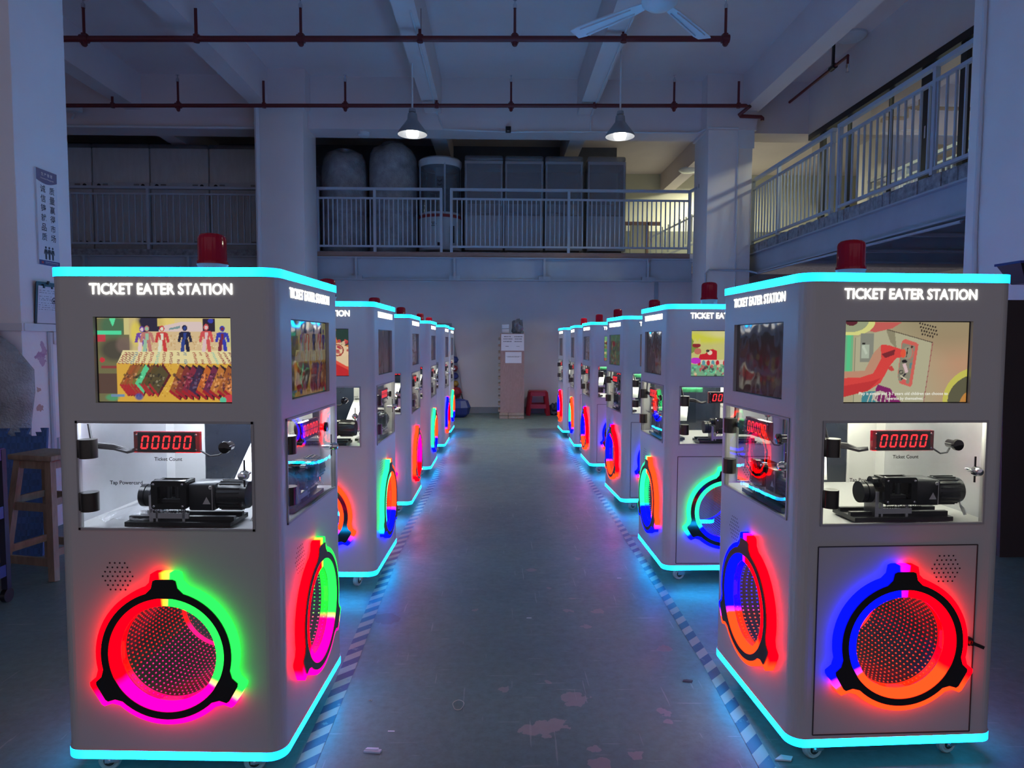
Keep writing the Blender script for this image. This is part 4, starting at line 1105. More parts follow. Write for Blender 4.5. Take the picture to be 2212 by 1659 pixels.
# ------------------------------------------------------------------ moving pictures on the displays
class Pic:
    def __init__(self, base, nx=208, ny=130):
        self.nx, self.ny = nx, ny
        xs, ys = np.meshgrid((np.arange(nx)) / (nx - 1), (np.arange(ny)) / (ny - 1))
        self.x, self.y = xs, ys
        self.a = np.zeros((ny, nx, 3)); self.a[:] = self.lin(base)
        self.rs = np.random.RandomState(3)

    def lin(self, c):
        c = np.array(c, float) / 255.0
        return np.where(c <= 0.04045, c / 12.92, ((c + 0.055) / 1.055) ** 2.4)

    def blend(self, m, c, k=1.0):
        m = (m * k)[..., None]
        self.a = self.a * (1 - m) + self.lin(c) * m

    def poly(self, pts, c, k=1.0):
        m = np.zeros(self.x.shape, bool)
        n = len(pts)
        for i in range(n):
            x0, y0 = pts[i]; x1, y1 = pts[(i + 1) % n]
            if y0 == y1: continue
            t = (y0 > self.y) != (y1 > self.y)
            m ^= t & (self.x < (x1 - x0) * (self.y - y0) / (y1 - y0) + x0)
        self.blend(m.astype(float), c, k)

    def ell(self, cx, cy, rx, ry, c, k=1.0, soft=0.0):
        d = np.sqrt(((self.x - cx) / rx) ** 2 + ((self.y - cy) / ry) ** 2)
        m = np.clip((1 - d) / soft + 0.5, 0, 1) if soft else (d < 1).astype(float)
        self.blend(m, c, k)

    def arc(self, cx, cy, rx, ry, w, c):
        d = np.sqrt(((self.x - cx) / rx) ** 2 + ((self.y - cy) / ry) ** 2)
        self.blend((np.abs(d - 1) < w).astype(float), c)

    def rect(self, x0, y0, x1, y1, c, k=1.0):
        self.poly([(x0, y0), (x1, y0), (x1, y1), (x0, y1)], c, k)

    def line(self, x0, y0, x1, y1, w, c, k=1.0):
        asp = self.ny / self.nx
        dx, dy = x1 - x0, (y1 - y0) * asp; l = math.hypot(dx, dy) or 1e-6
        nx_, ny_ = -dy / l * w / 2, dx / l * w / 2 / asp
        self.poly([(x0 + nx_, y0 + ny_), (x1 + nx_, y1 + ny_), (x1 - nx_, y1 - ny_), (x0 - nx_, y0 - ny_)], c, k)

    def speckle(self, x0, y0, x1, y1, n, r, cols, k=0.8):
        for i in range(n):
            self.ell(self.rs.uniform(x0, x1), self.rs.uniform(y0, y1), r * self.rs.uniform(0.5, 1.3), r * 1.6 * self.rs.uniform(0.5, 1.3), cols[i % len(cols)], k)

    def mesh(self, name, w, h, mat):
        nx, ny = self.nx, self.ny
        vs = np.stack([(self.x - 0.5) * w, (self.y - 0.5) * h, np.zeros_like(self.x)], -1).reshape(-1, 3)
        i = np.arange(ny - 1)[:, None] * nx + np.arange(nx - 1)[None]
        fs = np.stack([i, i + 1, i + nx + 1, i + nx], -1).reshape(-1, 4)
        me = bpy.data.meshes.new(name)
        me.from_pydata(vs.tolist(), [], fs.tolist())
        at = me.color_attributes.new('picture', 'FLOAT_COLOR', 'POINT')
        colr = np.ones((nx * ny, 4), np.float32); colr[:, :3] = self.a.reshape(-1, 3)
        at.data.foreach_set('color', colr.ravel())
        me.materials.append(mat)
        me.update()
        return me


def screen_material(name, strength):
    m, nt, out = _mat(name)
    p = N(nt, 'BsdfPrincipled', Roughness=0.06)
    p.inputs['Base Color'].default_value = (0.01, 0.01, 0.012, 1)
    p.inputs['Specular IOR Level'].default_value = 0.45
    a = N(nt, 'Attribute', attribute_name='picture')
    L(nt, a.outputs['Color'], p.inputs['Emission Color'])
    p.inputs['Emission Strength'].default_value = strength
    nb = N(nt, 'TexNoise', Vector=N(nt, 'TexCoord').outputs['Object'], Scale=5.0, Detail=2.0)
    b = N(nt, 'Bump', Strength=0.25, Distance=0.02, Height=nb.outputs['Fac']); L(nt, b.outputs[0], p.inputs['Normal'])
    L(nt, p.outputs[0], out.inputs[0])
    m.cycles.emission_sampling = 'NONE'
    return m

M['screen'] = screen_material('lit_display', 0.48)
M['screen_dim'] = screen_material('dim_display', 0.11)

# toy stall with striped sheet, hanging packs and plain dolls
pt = Pic((222, 200, 138))
pt.rect(0, 0, 0.24, 1, (112, 108, 72)); pt.ell(0.12, 0.9, 0.1, 0.14, (60, 110, 80), 0.8, 0.6); pt.poly([(0.09, 1), (0.14, 1), (0.125, 0.92), (0.115, 0.9)], (90, 225, 160)); pt.rect(0.0, 0.80, 0.18, 0.85, (80, 220, 160)); pt.rect(0.0, 0.72, 0.06, 0.80, (190, 60, 70))
pt.ell(0.13, 0.62, 0.11, 0.13, (70, 66, 58), 0.9, 0.5); pt.ell(0.2, 0.68, 0.06, 0.1, (120, 100, 90), 0.8, 0.5); pt.rect(0.02, 0.40, 0.17, 0.43, (140, 60, 60)); pt.rect(0.0, 0.1, 0.15, 0.34, (88, 66, 56)); pt.ell(0.03, 0.5, 0.02, 0.03, (200, 50, 60)); pt.rect(0.2, 0.8, 0.24, 1.0, (205, 195, 130)); pt.rect(0.24, 0.0, 0.3, 1.0, (180, 165, 110), 0.5)
pt.ell(0.40, 0.93, 0.10, 0.16, (40, 38, 60), 1, 0.4); pt.ell(0.29, 0.82, 0.04, 0.14, (225, 205, 80), 0.8, 0.5); pt.rect(0.45, 0.9, 0.58, 1.0, (230, 205, 110), 0.8)
pt.poly([(0.47, 0.90), (0.64, 0.96), (0.78, 0.96), (0.80, 0.84), (0.46, 0.84)], (218, 196, 190)); pt.poly([(0.54, 0.88), (0.62, 0.91), (0.62, 0.88), (0.54, 0.86)], (120, 150, 150)); pt.rect(0.79, 0.84, 0.88, 1.0, (40, 30, 50)); pt.ell(0.85, 0.97, 0.02, 0.03, (50, 60, 170)); pt.rect(0.88, 0.66, 1.0, 1.0, (206, 200, 140))
pt.rect(0.38, 0.62, 0.94, 0.84, (214, 186, 140)); pt.speckle(0.4, 0.62, 0.92, 0.8, 160, 0.005, [(190, 150, 90), (232, 214, 170)])
pt.poly([(0.19, 0.62), (1, 0.62), (1, 0.45), (0.14, 0.45)], (228, 214, 158))
pt.rect(0.14, 0.0, 1, 0.46, (216, 168, 62)); pt.speckle(0.3, 0.05, 1.0, 0.45, 260, 0.006, [(200, 150, 40), (235, 200, 100), (180, 130, 40)])
for i, x in enumerate((0.21, 0.235, 0.262, 0.29, 0.325, 0.365, 0.41, 0.455, 0.50, 0.55, 0.60, 0.65, 0.72, 0.765, 0.81, 0.86, 0.905, 0.945, 0.985)):
    c = [(150, 30, 50), (140, 40, 60), (120, 50, 70), (90, 130, 150), (160, 30, 40), (150, 40, 40), (170, 40, 60), (130, 190, 170)][i % 8]
    sl = (x - 0.6) * 0.16
    for k in range(7):
        yy = 0.595 - k * 0.021; xx = x - sl * (k / 7.0) * -1.0
        if k in (2, 3) and x in (0.60, 0.65, 0.765): continue
        pt.poly([(xx - 0.010, yy), (xx + 0.012, yy - 0.008), (xx + 0.012, yy - 0.018), (xx - 0.010, yy - 0.010)], c)
for i, x in enumerate((0.19, 0.21, 0.23, 0.25, 0.275, 0.30, 0.345, 0.37, 0.41)):
    c = [(150, 90, 40), (160, 80, 40), (140, 80, 40), (150, 96, 48), (120, 110, 50), (88, 200, 140) , (110, 70, 40), (86, 72, 38), (84, 74, 44)][i]
    pt.poly([(x - 0.03, 0.20), (x + 0.075, 0.46), (x + 0.135, 0.32), (x + 0.035, 0.06)], (90, 30, 35)); pt.poly([(x - 0.035, 0.20), (x + 0.055, 0.45), (x + 0.115, 0.33), (x + 0.03, 0.09)], c)
    pt.speckle(x - 0.0, 0.16, x + 0.08, 0.34, 26, 0.009, [(40, 40, 36), (60, 50, 40), tuple(min(255, v + 60) for v in c)], 0.7); pt.poly([(x - 0.035, 0.20), (x - 0.028, 0.22), (x + 0.038, 0.09), (x + 0.03, 0.06)], (170, 40, 45))
for i, x in enumerate((0.56, 0.605, 0.655, 0.70, 0.76, 0.81, 0.86, 0.92, 0.97)):
    c = [(150, 84, 40), (126, 50, 45), (130, 40, 60), (60, 40, 70), (190, 100, 40), (110, 40, 70), (186, 116, 50), (160, 90, 40), (200, 120, 60)][i]
    pt.poly([(x - 0.03, 0.12), (x + 0.055, 0.45), (x + 0.105, 0.40), (x + 0.055, 0.02)], (44, 24, 30)); pt.poly([(x - 0.035, 0.12), (x + 0.05, 0.44), (x + 0.085, 0.38), (x + 0.035, 0.06)], c)
    pt.speckle(x + 0.0, 0.14, x + 0.06, 0.34, 24, 0.009, [(40, 30, 40), (90, 40, 60), tuple(min(255, v + 50) for v in c)], 0.7); pt.poly([(x - 0.036, 0.12), (x - 0.026, 0.15), (x + 0.05, 0.055), (x + 0.045, 0.02)], (160, 30, 40))
for (x, y, s, c1, c2) in ((0.335, 0.6, 0.3, (110, 70, 160), (225, 200, 200)), (0.372, 0.6, 0.31, (190, 120, 110), (150, 190, 160)), (0.485, 0.6, 0.31, (200, 60, 60), (220, 224, 200)), (0.655, 0.6, 0.32, (30, 30, 56), (44, 66, 140)), (0.815, 0.6, 0.33, (205, 80, 80), (220, 190, 190)), (0.935, 0.61, 0.30, (50, 60, 170), (120, 40, 60))):
    pt.ell(x, y + s * 0.89, 0.019, s * 0.115, c1); pt.ell(x, y + s * 0.88, 0.012, s * 0.07, c2); pt.poly([(x - 0.032, y + s * 0.75), (x + 0.032, y + s * 0.75), (x + 0.018, y + s * 0.45), (x - 0.018, y + s * 0.45)], c1); pt.poly([(x - 0.012, y + s * 0.7), (x + 0.012, y + s * 0.7), (x + 0.010, y + s * 0.45), (x - 0.010, y + s * 0.45)], c2)
    pt.line(x - 0.03, y + s * 0.72, x - 0.046, y + s * 0.36, 0.021, c1); pt.line(x + 0.03, y + s * 0.72, x + 0.046, y + s * 0.36, 0.021, c1); pt.line(x - 0.011, y + s * 0.46, x - 0.022, y, 0.027, c2); pt.line(x + 0.011, y + s * 0.46, x + 0.022, y, 0.027, c1)
pt.ell(0.1, 0.05, 0.05, 0.04, (70, 160, 110), 0.8, 0.5); pt.rect(0.09, 0.06, 0.19, 0.09, (110, 140, 170)); pt.ell(0.30, 0.06, 0.03, 0.04, (60, 80, 150), 0.9, 0.5); pt.ell(0.98, 0.03, 0.05, 0.06, (200, 60, 70)); pt.ell(0.93, 0.02, 0.025, 0.04, (90, 190, 150))

# hand feeding a coin mechanism
ph = Pic((172, 162, 128))
ph.ell(1.05, 0.2, 0.6, 0.6, (190, 140, 108), 0.8, 0.9); ph.ell(0.85, 1.05, 0.5, 0.4, (140, 124, 92), 0.6, 0.8); ph.ell(0.5, 0.1, 0.35, 0.5, (168, 166, 132), 0.6, 0.8)
ph.poly([(0.33, 0.9), (0.7, 0.75), (0.66, 0.0), (0.08, 0.0), (0.08, 0.8)], (176, 172, 140)); ph.rect(0.0, 0.35, 0.07, 0.9, (108, 178, 130)); ph.rect(0.02, 0.38, 0.05, 0.85, (84, 196, 134)); ph.line(0.085, 0.0, 0.085, 0.8, 0.005, (110, 110, 88)); ph.poly([(0.33, 0.9), (0.40, 0.88), (0.42, 0.66), (0.37, 0.74)], (140, 134, 106))
ph.poly([(0.2, 1.0), (0.46, 1.0), (0.38, 0.92), (0.24, 0.87), (0.16, 0.9)], (196, 92, 84)); ph.ell(0.06, 1.0, 0.18, 0.17, (216, 214, 130)); ph.ell(0.045, 1.02, 0.145, 0.15, (150, 158, 124)); ph.ell(0.05, 1.0, 0.05, 0.05, (90, 30, 40))
ph.line(0.34, 0.905, 0.71, 0.745, 0.006, (60, 44, 36)); ph.line(0.71, 0.745, 0.655, 0.0, 0.006, (150, 84, 84))
for r_ in range(4):
    for k in range(7):
        x = 0.60 + k * 0.025 + r_ * 0.008 - (0.004 * k); y = 0.985 - r_ * 0.045 - k * 0.008
        if not (r_ == 3 and k > 4): ph.ell(x, y, 0.0065, 0.013, (36, 26, 20))
ph.rect(0.13, 0.5, 0.235, 0.86, (132, 134, 120)); ph.rect(0.14, 0.55, 0.20, 0.72, (170, 180, 160)); ph.ell(0.155, 0.73, 0.014, 0.014, (30, 30, 26)); ph.line(0.15, 0.7, 0.18, 0.6, 0.02, (190, 200, 180))
ph.poly([(0.46, 0.76), (0.485, 0.79), (0.575, 0.745), (0.595, 0.72), (0.555, 0.215), (0.54, 0.19), (0.455, 0.235), (0.435, 0.33)], (206, 96, 84)); ph.poly([(0.465, 0.74), (0.57, 0.70), (0.53, 0.225), (0.445, 0.27), (0.438, 0.33)], (136, 132, 112)); ph.ell(0.515, 0.62, 0.042, 0.085, (190, 110, 96)); ph.ell(0.51, 0.62, 0.036, 0.08, (150, 144, 122)); ph.line(0.51, 0.68, 0.50, 0.56, 0.007, (20, 16, 14)); ph.ell(0.487, 0.51, 0.022, 0.02, (20, 18, 22)); ph.line(0.485, 0.48, 0.51, 0.37, 0.026, (214, 184, 186)); ph.line(0.50, 0.36, 0.465, 0.28, 0.012, (30, 30, 40)); ph.line(0.46, 0.33, 0.51, 0.28, 0.008, (220, 210, 180)); ph.line(0.47, 0.25, 0.505, 0.25, 0.04, (210, 90, 84)); ph.arc(0.463, 0.375, 0.014, 0.022, 0.2, (40, 40, 36)); ph.line(0.54, 0.49, 0.535, 0.42, 0.016, (90, 130, 130)); ph.ell(0.542, 0.69, 0.01, 0.016, (60, 40, 34))
ph.poly([(0.0, 0.06), (0.0, 0.38), (0.17, 0.39), (0.24, 0.62), (0.30, 0.72), (0.36, 0.71), (0.46, 0.66), (0.485, 0.62), (0.46, 0.56), (0.42, 0.55), (0.37, 0.45), (0.30, 0.24), (0.2, 0.14)], (214, 64, 58)); ph.poly([(0.0, 0.3), (0.0, 0.385), (0.17, 0.39), (0.23, 0.6), (0.29, 0.71), (0.3, 0.55), (0.24, 0.36), (0.14, 0.31)], (182, 150, 120), 0.8); ph.poly([(0.30, 0.60), (0.41, 0.66), (0.40, 0.59), (0.33, 0.55)], (120, 34, 40)); ph.poly([(0.36, 0.44), (0.385, 0.46), (0.41, 0.40), (0.385, 0.385), (0.36, 0.41)], (196, 66, 60)); ph.ell(0.475, 0.61, 0.022, 0.055, (226, 84, 54)); ph.poly([(0.0, 0.06), (0.0, 0.2), (0.22, 0.26), (0.3, 0.3), (0.2, 0.14)], (186, 44, 46), 0.8)
ph.poly([(0.15, 0.0), (0.16, 0.12), (0.24, 0.14), (0.36, 0.1), (0.38, 0.0)], (60, 130, 140)); ph.poly([(0.26, 0.16), (0.28, 0.22), (0.38, 0.17), (0.44, 0.05), (0.47, 0.0), (0.30, 0.0)], (124, 24, 96)); ph.ell(0.30, 0.07, 0.06, 0.07, (190, 180, 160)); ph.ell(0.31, 0.05, 0.045, 0.05, (118, 30, 92))
for k in range(6): ph.line(0.20 + k * 0.035, 0.0, 0.22 + k * 0.032, 0.10 + 0.02 * (k % 2), 0.008, (196, 188, 170))
ph.ell(1.10, 0.02, 0.29, 0.42, (196, 190, 84)); ph.ell(1.12, 0.02, 0.27, 0.34, (90, 88, 64)); ph.ell(1.12, -0.02, 0.17, 0.2, (190, 130, 60))

# red carriages under a lime ceiling (plain shapes)
pr = Pic((196, 192, 116))
pr.ell(0.15, 0.85, 0.4, 0.12, (206, 206, 50), 0.8, 0.8); pr.ell(0.5, 0.95, 0.3, 0.1, (214, 208, 150), 0.7, 0.8); pr.rect(0.0, 0.0, 1.0, 0.26, (120, 168, 130)); pr.poly([(0.0, 0.5), (0.0, 0.85), (0.1, 0.6)], (120, 140, 60))
for ox in (0.0, 0.36, 0.72):
    pr.poly([(ox + 0.10, 0.36), (ox + 0.12, 0.48), (ox + 0.2, 0.50), (ox + 0.24, 0.58), (ox + 0.30, 0.60), (ox + 0.36, 0.56), (ox + 0.36, 0.36)], (196, 34, 44)); pr.ell(ox + 0.26, 0.52, 0.035, 0.05, (226, 206, 180)); pr.ell(ox + 0.23, 0.56, 0.025, 0.03, (70, 60, 50)); pr.rect(ox + 0.06, 0.26, ox + 0.42, 0.36, (214, 200, 170))
    for k in range(5): pr.ell(ox + 0.11 + k * 0.065, 0.29, 0.024, 0.06, ((190, 40, 50), (90, 150, 160))[k % 2])
pr.ell(0.07, 0.68, 0.06, 0.05, (140, 40, 44)); pr.poly([(0.02, 0.72), (0.05, 0.84), (0.08, 0.76), (0.12, 0.85), (0.13, 0.72)], (206, 196, 110)); pr.ell(0.09, 0.55, 0.05, 0.07, (190, 110, 90)); pr.ell(0.06, 0.34, 0.075, 0.07, (190, 50, 190)); pr.speckle(0.0, 0.0, 1.0, 0.24, 120, 0.02, [(190, 60, 80), (70, 120, 100), (220, 190, 150), (60, 50, 60), (110, 210, 160)], 0.8)

# orange and red packs close up
po = Pic((196, 110, 48))
po.rect(0.0, 0.6, 1, 1, (206, 118, 50)); po.ell(0.95, 0.9, 0.12, 0.25, (40, 60, 50)); po.poly([(0.5, 0.3), (0.75, 0.75), (1, 0.62), (1, 0.2)], (222, 196, 156)); po.poly([(0.55, 0.0), (0.72, 0.35), (1.0, 0.12), (1, 0)], (190, 40, 40)); po.poly([(0.72, 0.35), (0.78, 0.38), (1.0, 0.18), (1, 0.12)], (220, 80, 60))
po.speckle(0.6, 0.4, 1.0, 0.8, 40, 0.025, [(170, 40, 60), (210, 80, 60), (230, 200, 160)]); po.arc(0.85, 0.55, 0.08, 0.12, 0.1, (150, 60, 50)); po.poly([(0.0, 0.0), (0.0, 0.6), (0.3, 0.7), (0.45, 0.2), (0.3, 0)], (180, 70, 44)); po.speckle(0.0, 0.0, 0.5, 0.6, 60, 0.03, [(150, 40, 40), (210, 120, 50), (90, 40, 40)])

# green and red gift wall
pg = Pic((110, 150, 100))
pg.speckle(0.0, 0.0, 1.0, 1.0, 220, 0.035, [(170, 40, 44), (120, 110, 60), (60, 130, 90), (200, 180, 120), (90, 40, 40)], 0.8); pg.rect(0, 0.8, 1, 1, (110, 170, 120), 0.7); pg.ell(0.3, 0.7, 0.12, 0.1, (180, 40, 50))
pz = Pic((70, 66, 72))
pz.ell(0.5, 0.3, 0.5, 0.4, (110, 60, 60), 0.6, 0.8); pz.speckle(0.1, 0.1, 0.9, 0.6, 50, 0.04, [(120, 50, 60), (80, 80, 90), (130, 110, 80)], 0.6)

# ------------------------------------------------------------------ machine materials
M['body'] = paint('white_machine_enamel', (0.56, 0.56, 0.57), 0.33, var=0.03, scale=1.2, spec=0.45)
M['seam'] = paint('dark_panel_gap', (0.05, 0.045, 0.05), 0.6)
M['frame_lip'] = paint('window_lip_enamel', (0.42, 0.42, 0.44), 0.4)
M['glass'] = clear('clear_door_pane', (0.96, 0.97, 0.98), 0.015, 0.01, bump=0.02, bscale=4)
M['gloss_black'] = paint('gloss_black_acrylic', (0.012, 0.010, 0.012), 0.08, spec=0.6)
M['hinge'] = paint('dark_bronze_hinge', (0.07, 0.065, 0.06), 0.28, 0.7, var=0.1, scale=8)
M['liner'] = paint('white_inner_panel', (0.78, 0.78, 0.78), 0.45, var=0.03)
M['liner_alu'] = paint('aluminium_inner_panel', (0.74, 0.75, 0.79), 0.34, 0.55, var=0.12, scale=3, bump=0.05, bscale=20)
M['navy_glass'] = paint('dark_navy_gloss', (0.015, 0.022, 0.04), 0.12, var=0.3, spec=0.6)
M['dark_metal'] = paint('black_motor_enamel', (0.02, 0.022, 0.027), 0.3, var=0.1, spec=0.5)
M['mirror'] = paint('mirror', (0.8, 0.8, 0.82), 0.03, 1.0, var=0.0)
M['tunnel'] = paint('dark_mirror_wall', (0.07, 0.06, 0.055), 0.25, 0.6, var=0.25, scale=30)
M['beacon_base'] = paint('beacon_base_white', (0.55, 0.56, 0.58), 0.4)
M['wheel'] = paint('grey_caster_wheel', (0.42, 0.42, 0.40), 0.5)
M['pcb'] = paint('green_circuit_board', (0.02, 0.16, 0.07), 0.4, var=0.4, scale=60)
M['red_acrylic'] = clear('red_acrylic', (0.55, 0.01, 0.02), 0.05, 0.05, haze=0.35, hazecol=(0.25, 0.0, 0.012))
M['led_red'] = glow('red_led_digits', (1.0, 0.02, 0.025), 1.4)
M['sign_glow'] = glow('lit_white_lettering', (1.0, 0.95, 0.85), 4.0)
M['film'] = clear('crumpled_film', (0.93, 0.94, 0.97), 0.12, 0.08, bump=0.6, bscale=40, haze=0.15, hazecol=(0.7, 0.72, 0.76))
M['text_black'] = paint('black_print', (0.008, 0.008, 0.012), 0.5)

def beacon_material():
    m, nt, out = _mat('red_beacon_lens')
    p = N(nt, 'BsdfPrincipled', Roughness=0.08)
    p.inputs['Base Color'].default_value = (0.58, 0.006, 0.02, 1)
    p.inputs['Specular IOR Level'].default_value = 0.6
    w = N(nt, 'TexWave', Vector=N(nt, 'TexCoord').outputs['Object'], Scale=28.0)
    b = N(nt, 'Bump', Strength=0.25, Distance=0.004, Height=w.outputs['Fac']); L(nt, b.outputs[0], p.inputs['Normal'])
    t = N(nt, 'BsdfTransparent'); t.inputs[0].default_value = (0.8, 0.02, 0.04, 1)
    mx = N(nt, 'MixShader', Fac=0.66); L(nt, t.outputs[0], mx.inputs[1]); L(nt, p.outputs[0], mx.inputs[2])
    L(nt, mx.outputs[0], out.inputs[0])
    return m
M['beacon'] = beacon_material()

def trim_material():
    """Cyan light strip round the edge of the cabinet, a little bluer on the rounded corners where the strip has fewer diodes."""
    m, nt, out = _mat('cyan_light_strip')
    pos = N(nt, 'TexCoord').outputs['Object']
    s = N(nt, 'SeparateXYZ', Vector=pos)
    k = math_n(nt, 'ADD', math_n(nt, 'ABSOLUTE', s.outputs[0]), math_n(nt, 'ABSOLUTE', s.outputs[1]))
    f = math_n(nt, 'MULTIPLY_ADD', k, 18.0, -10.9, clamp=True)
    e = N(nt, 'Emission', Strength=1.0)
    L(nt, mix_col(nt, f, (0.035, 5.6, 14.0), (0.008, 0.42, 10.0)), e.inputs[0])
    L(nt, e.outputs[0], out.inputs[0])
    return m
M['trim_glow'] = trim_material()
M['under_glow'] = glow('cyan_under_strip', (0.004, 0.55, 1.0), 2.6)

COL = {'red': (1.0, 0.0, 0.0014), 'green': (0.004, 0.34, 0.016), 'magenta': (0.60, 0.0, 0.075), 'blue': (0.0003, 0.0008, 1.0), 'orange': (0.70, 0.0125, 0.002), 'cyan': (0.004, 0.32, 0.075)}
_ring = {}
def ring_material(left, right, low, strength, kind):
    key = (left, right, low, kind)
    if key in _ring: return _ring[key]
    m, nt, out = _mat('rainbow_ring_%s_%s_%s_%s' % (kind, left, right, low))
    s = N(nt, 'SeparateXYZ', Vector=N(nt, 'TexCoord').outputs['Object'])
    a = math_n(nt, 'MULTIPLY_ADD', math_n(nt, 'ARCTAN2', s.outputs[1], s.outputs[0]), 1 / (2 * PI), 0.5)
    A, B, C = COL[left], COL[right], COL[low]
    c = ramp(nt, a, [(0.0, A), (0.072, A), (0.094, C), (0.406, C), (0.428, B), (0.739, B), (0.761, A), (1.0, A)])
    e = N(nt, 'Emission', Color=c, Strength=strength)
    L(nt, e.outputs[0], out.inputs[0])
    if kind == 'dots': m.cycles.emission_sampling = 'NONE'
    _ring[key] = m
    return m

# ------------------------------------------------------------------ machine meshes (face frame: x right, y up, z outwards)
HB = 0.3335; RC = 0.045; ZB, ZT = 0.073, 1.551
BZ0, BZ1 = 0.095, 1.530
CZ = 0.408                                   # centre height of the round light
WIN = (-0.258, 0.258, 0.782, 1.098); SCR = (-0.202, 0.202, 1.156, 1.408); HOLE = (-0.146, 0.146, CZ - 0.146, CZ + 0.146)
FACE = {'front': Matrix(((1, 0, 0, 0), (0, 0, -1, -HB), (0, 1, 0, 0), (0, 0, 0, 1))),
        'right': Matrix(((0, 0, 1, HB), (1, 0, 0, 0), (0, 1, 0, 0), (0, 0, 0, 1))),
        'left': Matrix(((0, 0, -1, -HB), (-1, 0, 0, 0), (0, 1, 0, 0), (0, 0, 0, 1))),
        'back': Matrix(((-1, 0, 0, 0), (0, 0, 1, HB), (0, 1, 0, 0), (0, 0, 0, 1)))}

def panel(mb, holes):
    uf = HB - RC
    us = sorted({-uf, uf} | {h[0] for h in holes} | {h[1] for h in holes}); zs = sorted({BZ0, BZ1} | {h[2] for h in holes} | {h[3] for h in holes})
    for u0, u1 in zip(us, us[1:]):
        for z0, z1 in zip(zs, zs[1:]):
            cu, cz = (u0 + u1) / 2, (z0 + z1) / 2
            if any(h[0] < cu < h[1] and h[2] < cz < h[3] for h in holes): continue
            mb.quad((u0, z0, 0), (u1, z0, 0), (u1, z1, 0), (u0, z1, 0))
    for (a, b, c, d) in holes:
        D = -0.014
        mb.quad((a, c, 0), (a, d, 0), (a, d, D), (a, c, D)); mb.quad((b, d, 0), (b, c, 0), (b, c, D), (b, d, D))
        mb.quad((b, c, 0), (a, c, 0), (a, c, D), (b, c, D)); mb.quad((a, d, 0), (b, d, 0), (b, d, D), (a, d, D))

def body_mesh(side):
    mb = MB()
    for f in ('front', 'right', 'left', 'back'):
        mb.M = FACE[f]
        panel(mb, [WIN, SCR, HOLE] if f in ('front', side) else [WIN])
    mb.M = Matrix()
    k = HB - RC
    for (sx, sy, a0) in ((1, -1, -90), (1, 1, 0), (-1, 1, 90), (-1, -1, 180)):
        n = 8
        for i in range(n):
            a, b = R(a0 + 90 * i / n), R(a0 + 90 * (i + 1) / n)
            p = [(sx * k + RC * math.cos(t), sy * k + RC * math.sin(t)) for t in (a, b)]
            mb.quad((p[0][0], p[0][1], BZ0), (p[1][0], p[1][1], BZ0), (p[1][0], p[1][1], BZ1), (p[0][0], p[0][1], BZ1))
    o = rrect(HB - 0.002, HB - 0.002, RC, 6)
    mb.prism(o, BZ1 - 0.002, ZT - 0.004); mb.prism(o, ZB + 0.004, BZ0 + 0.002)
    return mb.mesh('cabinet_body', M['body'], 45)

def strip_mesh(z0, z1, name):
    mb = MB(); o = rrect(0.3375, 0.3375, RC + 0.006, 8)
    mb.prism(o, z0, z1, bottom=False, top=False)
    mb.cur = 1 if 'top' in name else 2; mb.prism(o, z0, z0 + 0.0008, hole=rrect(0.326, 0.326, RC - 0.006, 8))
    mb.cur = 0 if 'top' in name else 1; mb.prism(o, z1 - 0.0008, z1, hole=rrect(0.316, 0.316, RC - 0.016, 8))  # top strip's glowing upper face is added to brighten the ceiling
    return mb.mesh(name, [M['trim_glow'], M['body'], M['under_glow']], 50)

def ring_outline(ro, tip, arm, n=72):
    """Circle with three stepped arms at 90, 210 and 330 degrees."""
    pts = []
    for k in range(3):
        c = R(90 + 120 * k)
        ab = math.asin((arm + 0.026) / ro); at = math.atan2(arm, tip); am = math.atan2(arm + 0.010, ro + 0.010)
        a0 = c - R(120) + ab
        m = 18
        for i in range(m + 1):
            t = a0 + (R(120) - 2 * ab) * i / m
            pts.append((ro * math.cos(t), ro * math.sin(t)))
        pts.append(((ro + 0.012) * math.cos(c - am), (ro + 0.012) * math.sin(c - am)))
        rt = math.hypot(tip, arm)
        pts.append((rt * math.cos(c - at - 0.02), rt * math.sin(c - at - 0.02))); pts.append(((rt + 0.003) * math.cos(c - at + 0.02), (rt + 0.003) * math.sin(c - at + 0.02)))
        pts.append(((rt + 0.003) * math.cos(c + at - 0.02), (rt + 0.003) * math.sin(c + at - 0.02))); pts.append((rt * math.cos(c + at + 0.02), rt * math.sin(c + at + 0.02)))
        pts.append(((ro + 0.012) * math.cos(c + am), (ro + 0.012) * math.sin(c + am)))
    return pts

def radial(pts, r):
    return [(r * math.cos(math.atan2(y, x)), r * math.sin(math.atan2(y, x))) for x, y in pts]

ME = {}
o1 = ring_outline(0.212, 0.245, 0.037)
q = MB(); q.prism(o1, 0.0, 0.024, hole=radial(o1, 0.172)); ME['ring_outer'] = q.mesh('outer_light', M['trim_glow'], 30)
o2 = ring_outline(0.195, 0.226, 0.030)
q = MB(); q.prism(o2, 0.0242, 0.0275, hole=radial(o2, 0.173)); ME['ring_face'] = q.mesh('black_face', M['gloss_black'], 30)
c1 = [(0.1725 * math.cos(2 * PI * k / 64), 0.1725 * math.sin(2 * PI * k / 64)) for k in range(64)]
q = MB(); q.prism(c1, 0.002, 0.0262, hole=radial(c1, 0.150)); ME['ring_inner'] = q.mesh('inner_light', M['trim_glow'], 30)
TD = 0.178
q = MB(); q.lathe([(0.149, 0.0008), (0.1485, -TD)], n=64); q.v = [(x, y, z) for x, y, z in q.v]; q.f = [tuple(reversed(f)) for f in q.f]; ME['tunnel'] = q.mesh('tunnel_wall', M['tunnel'])
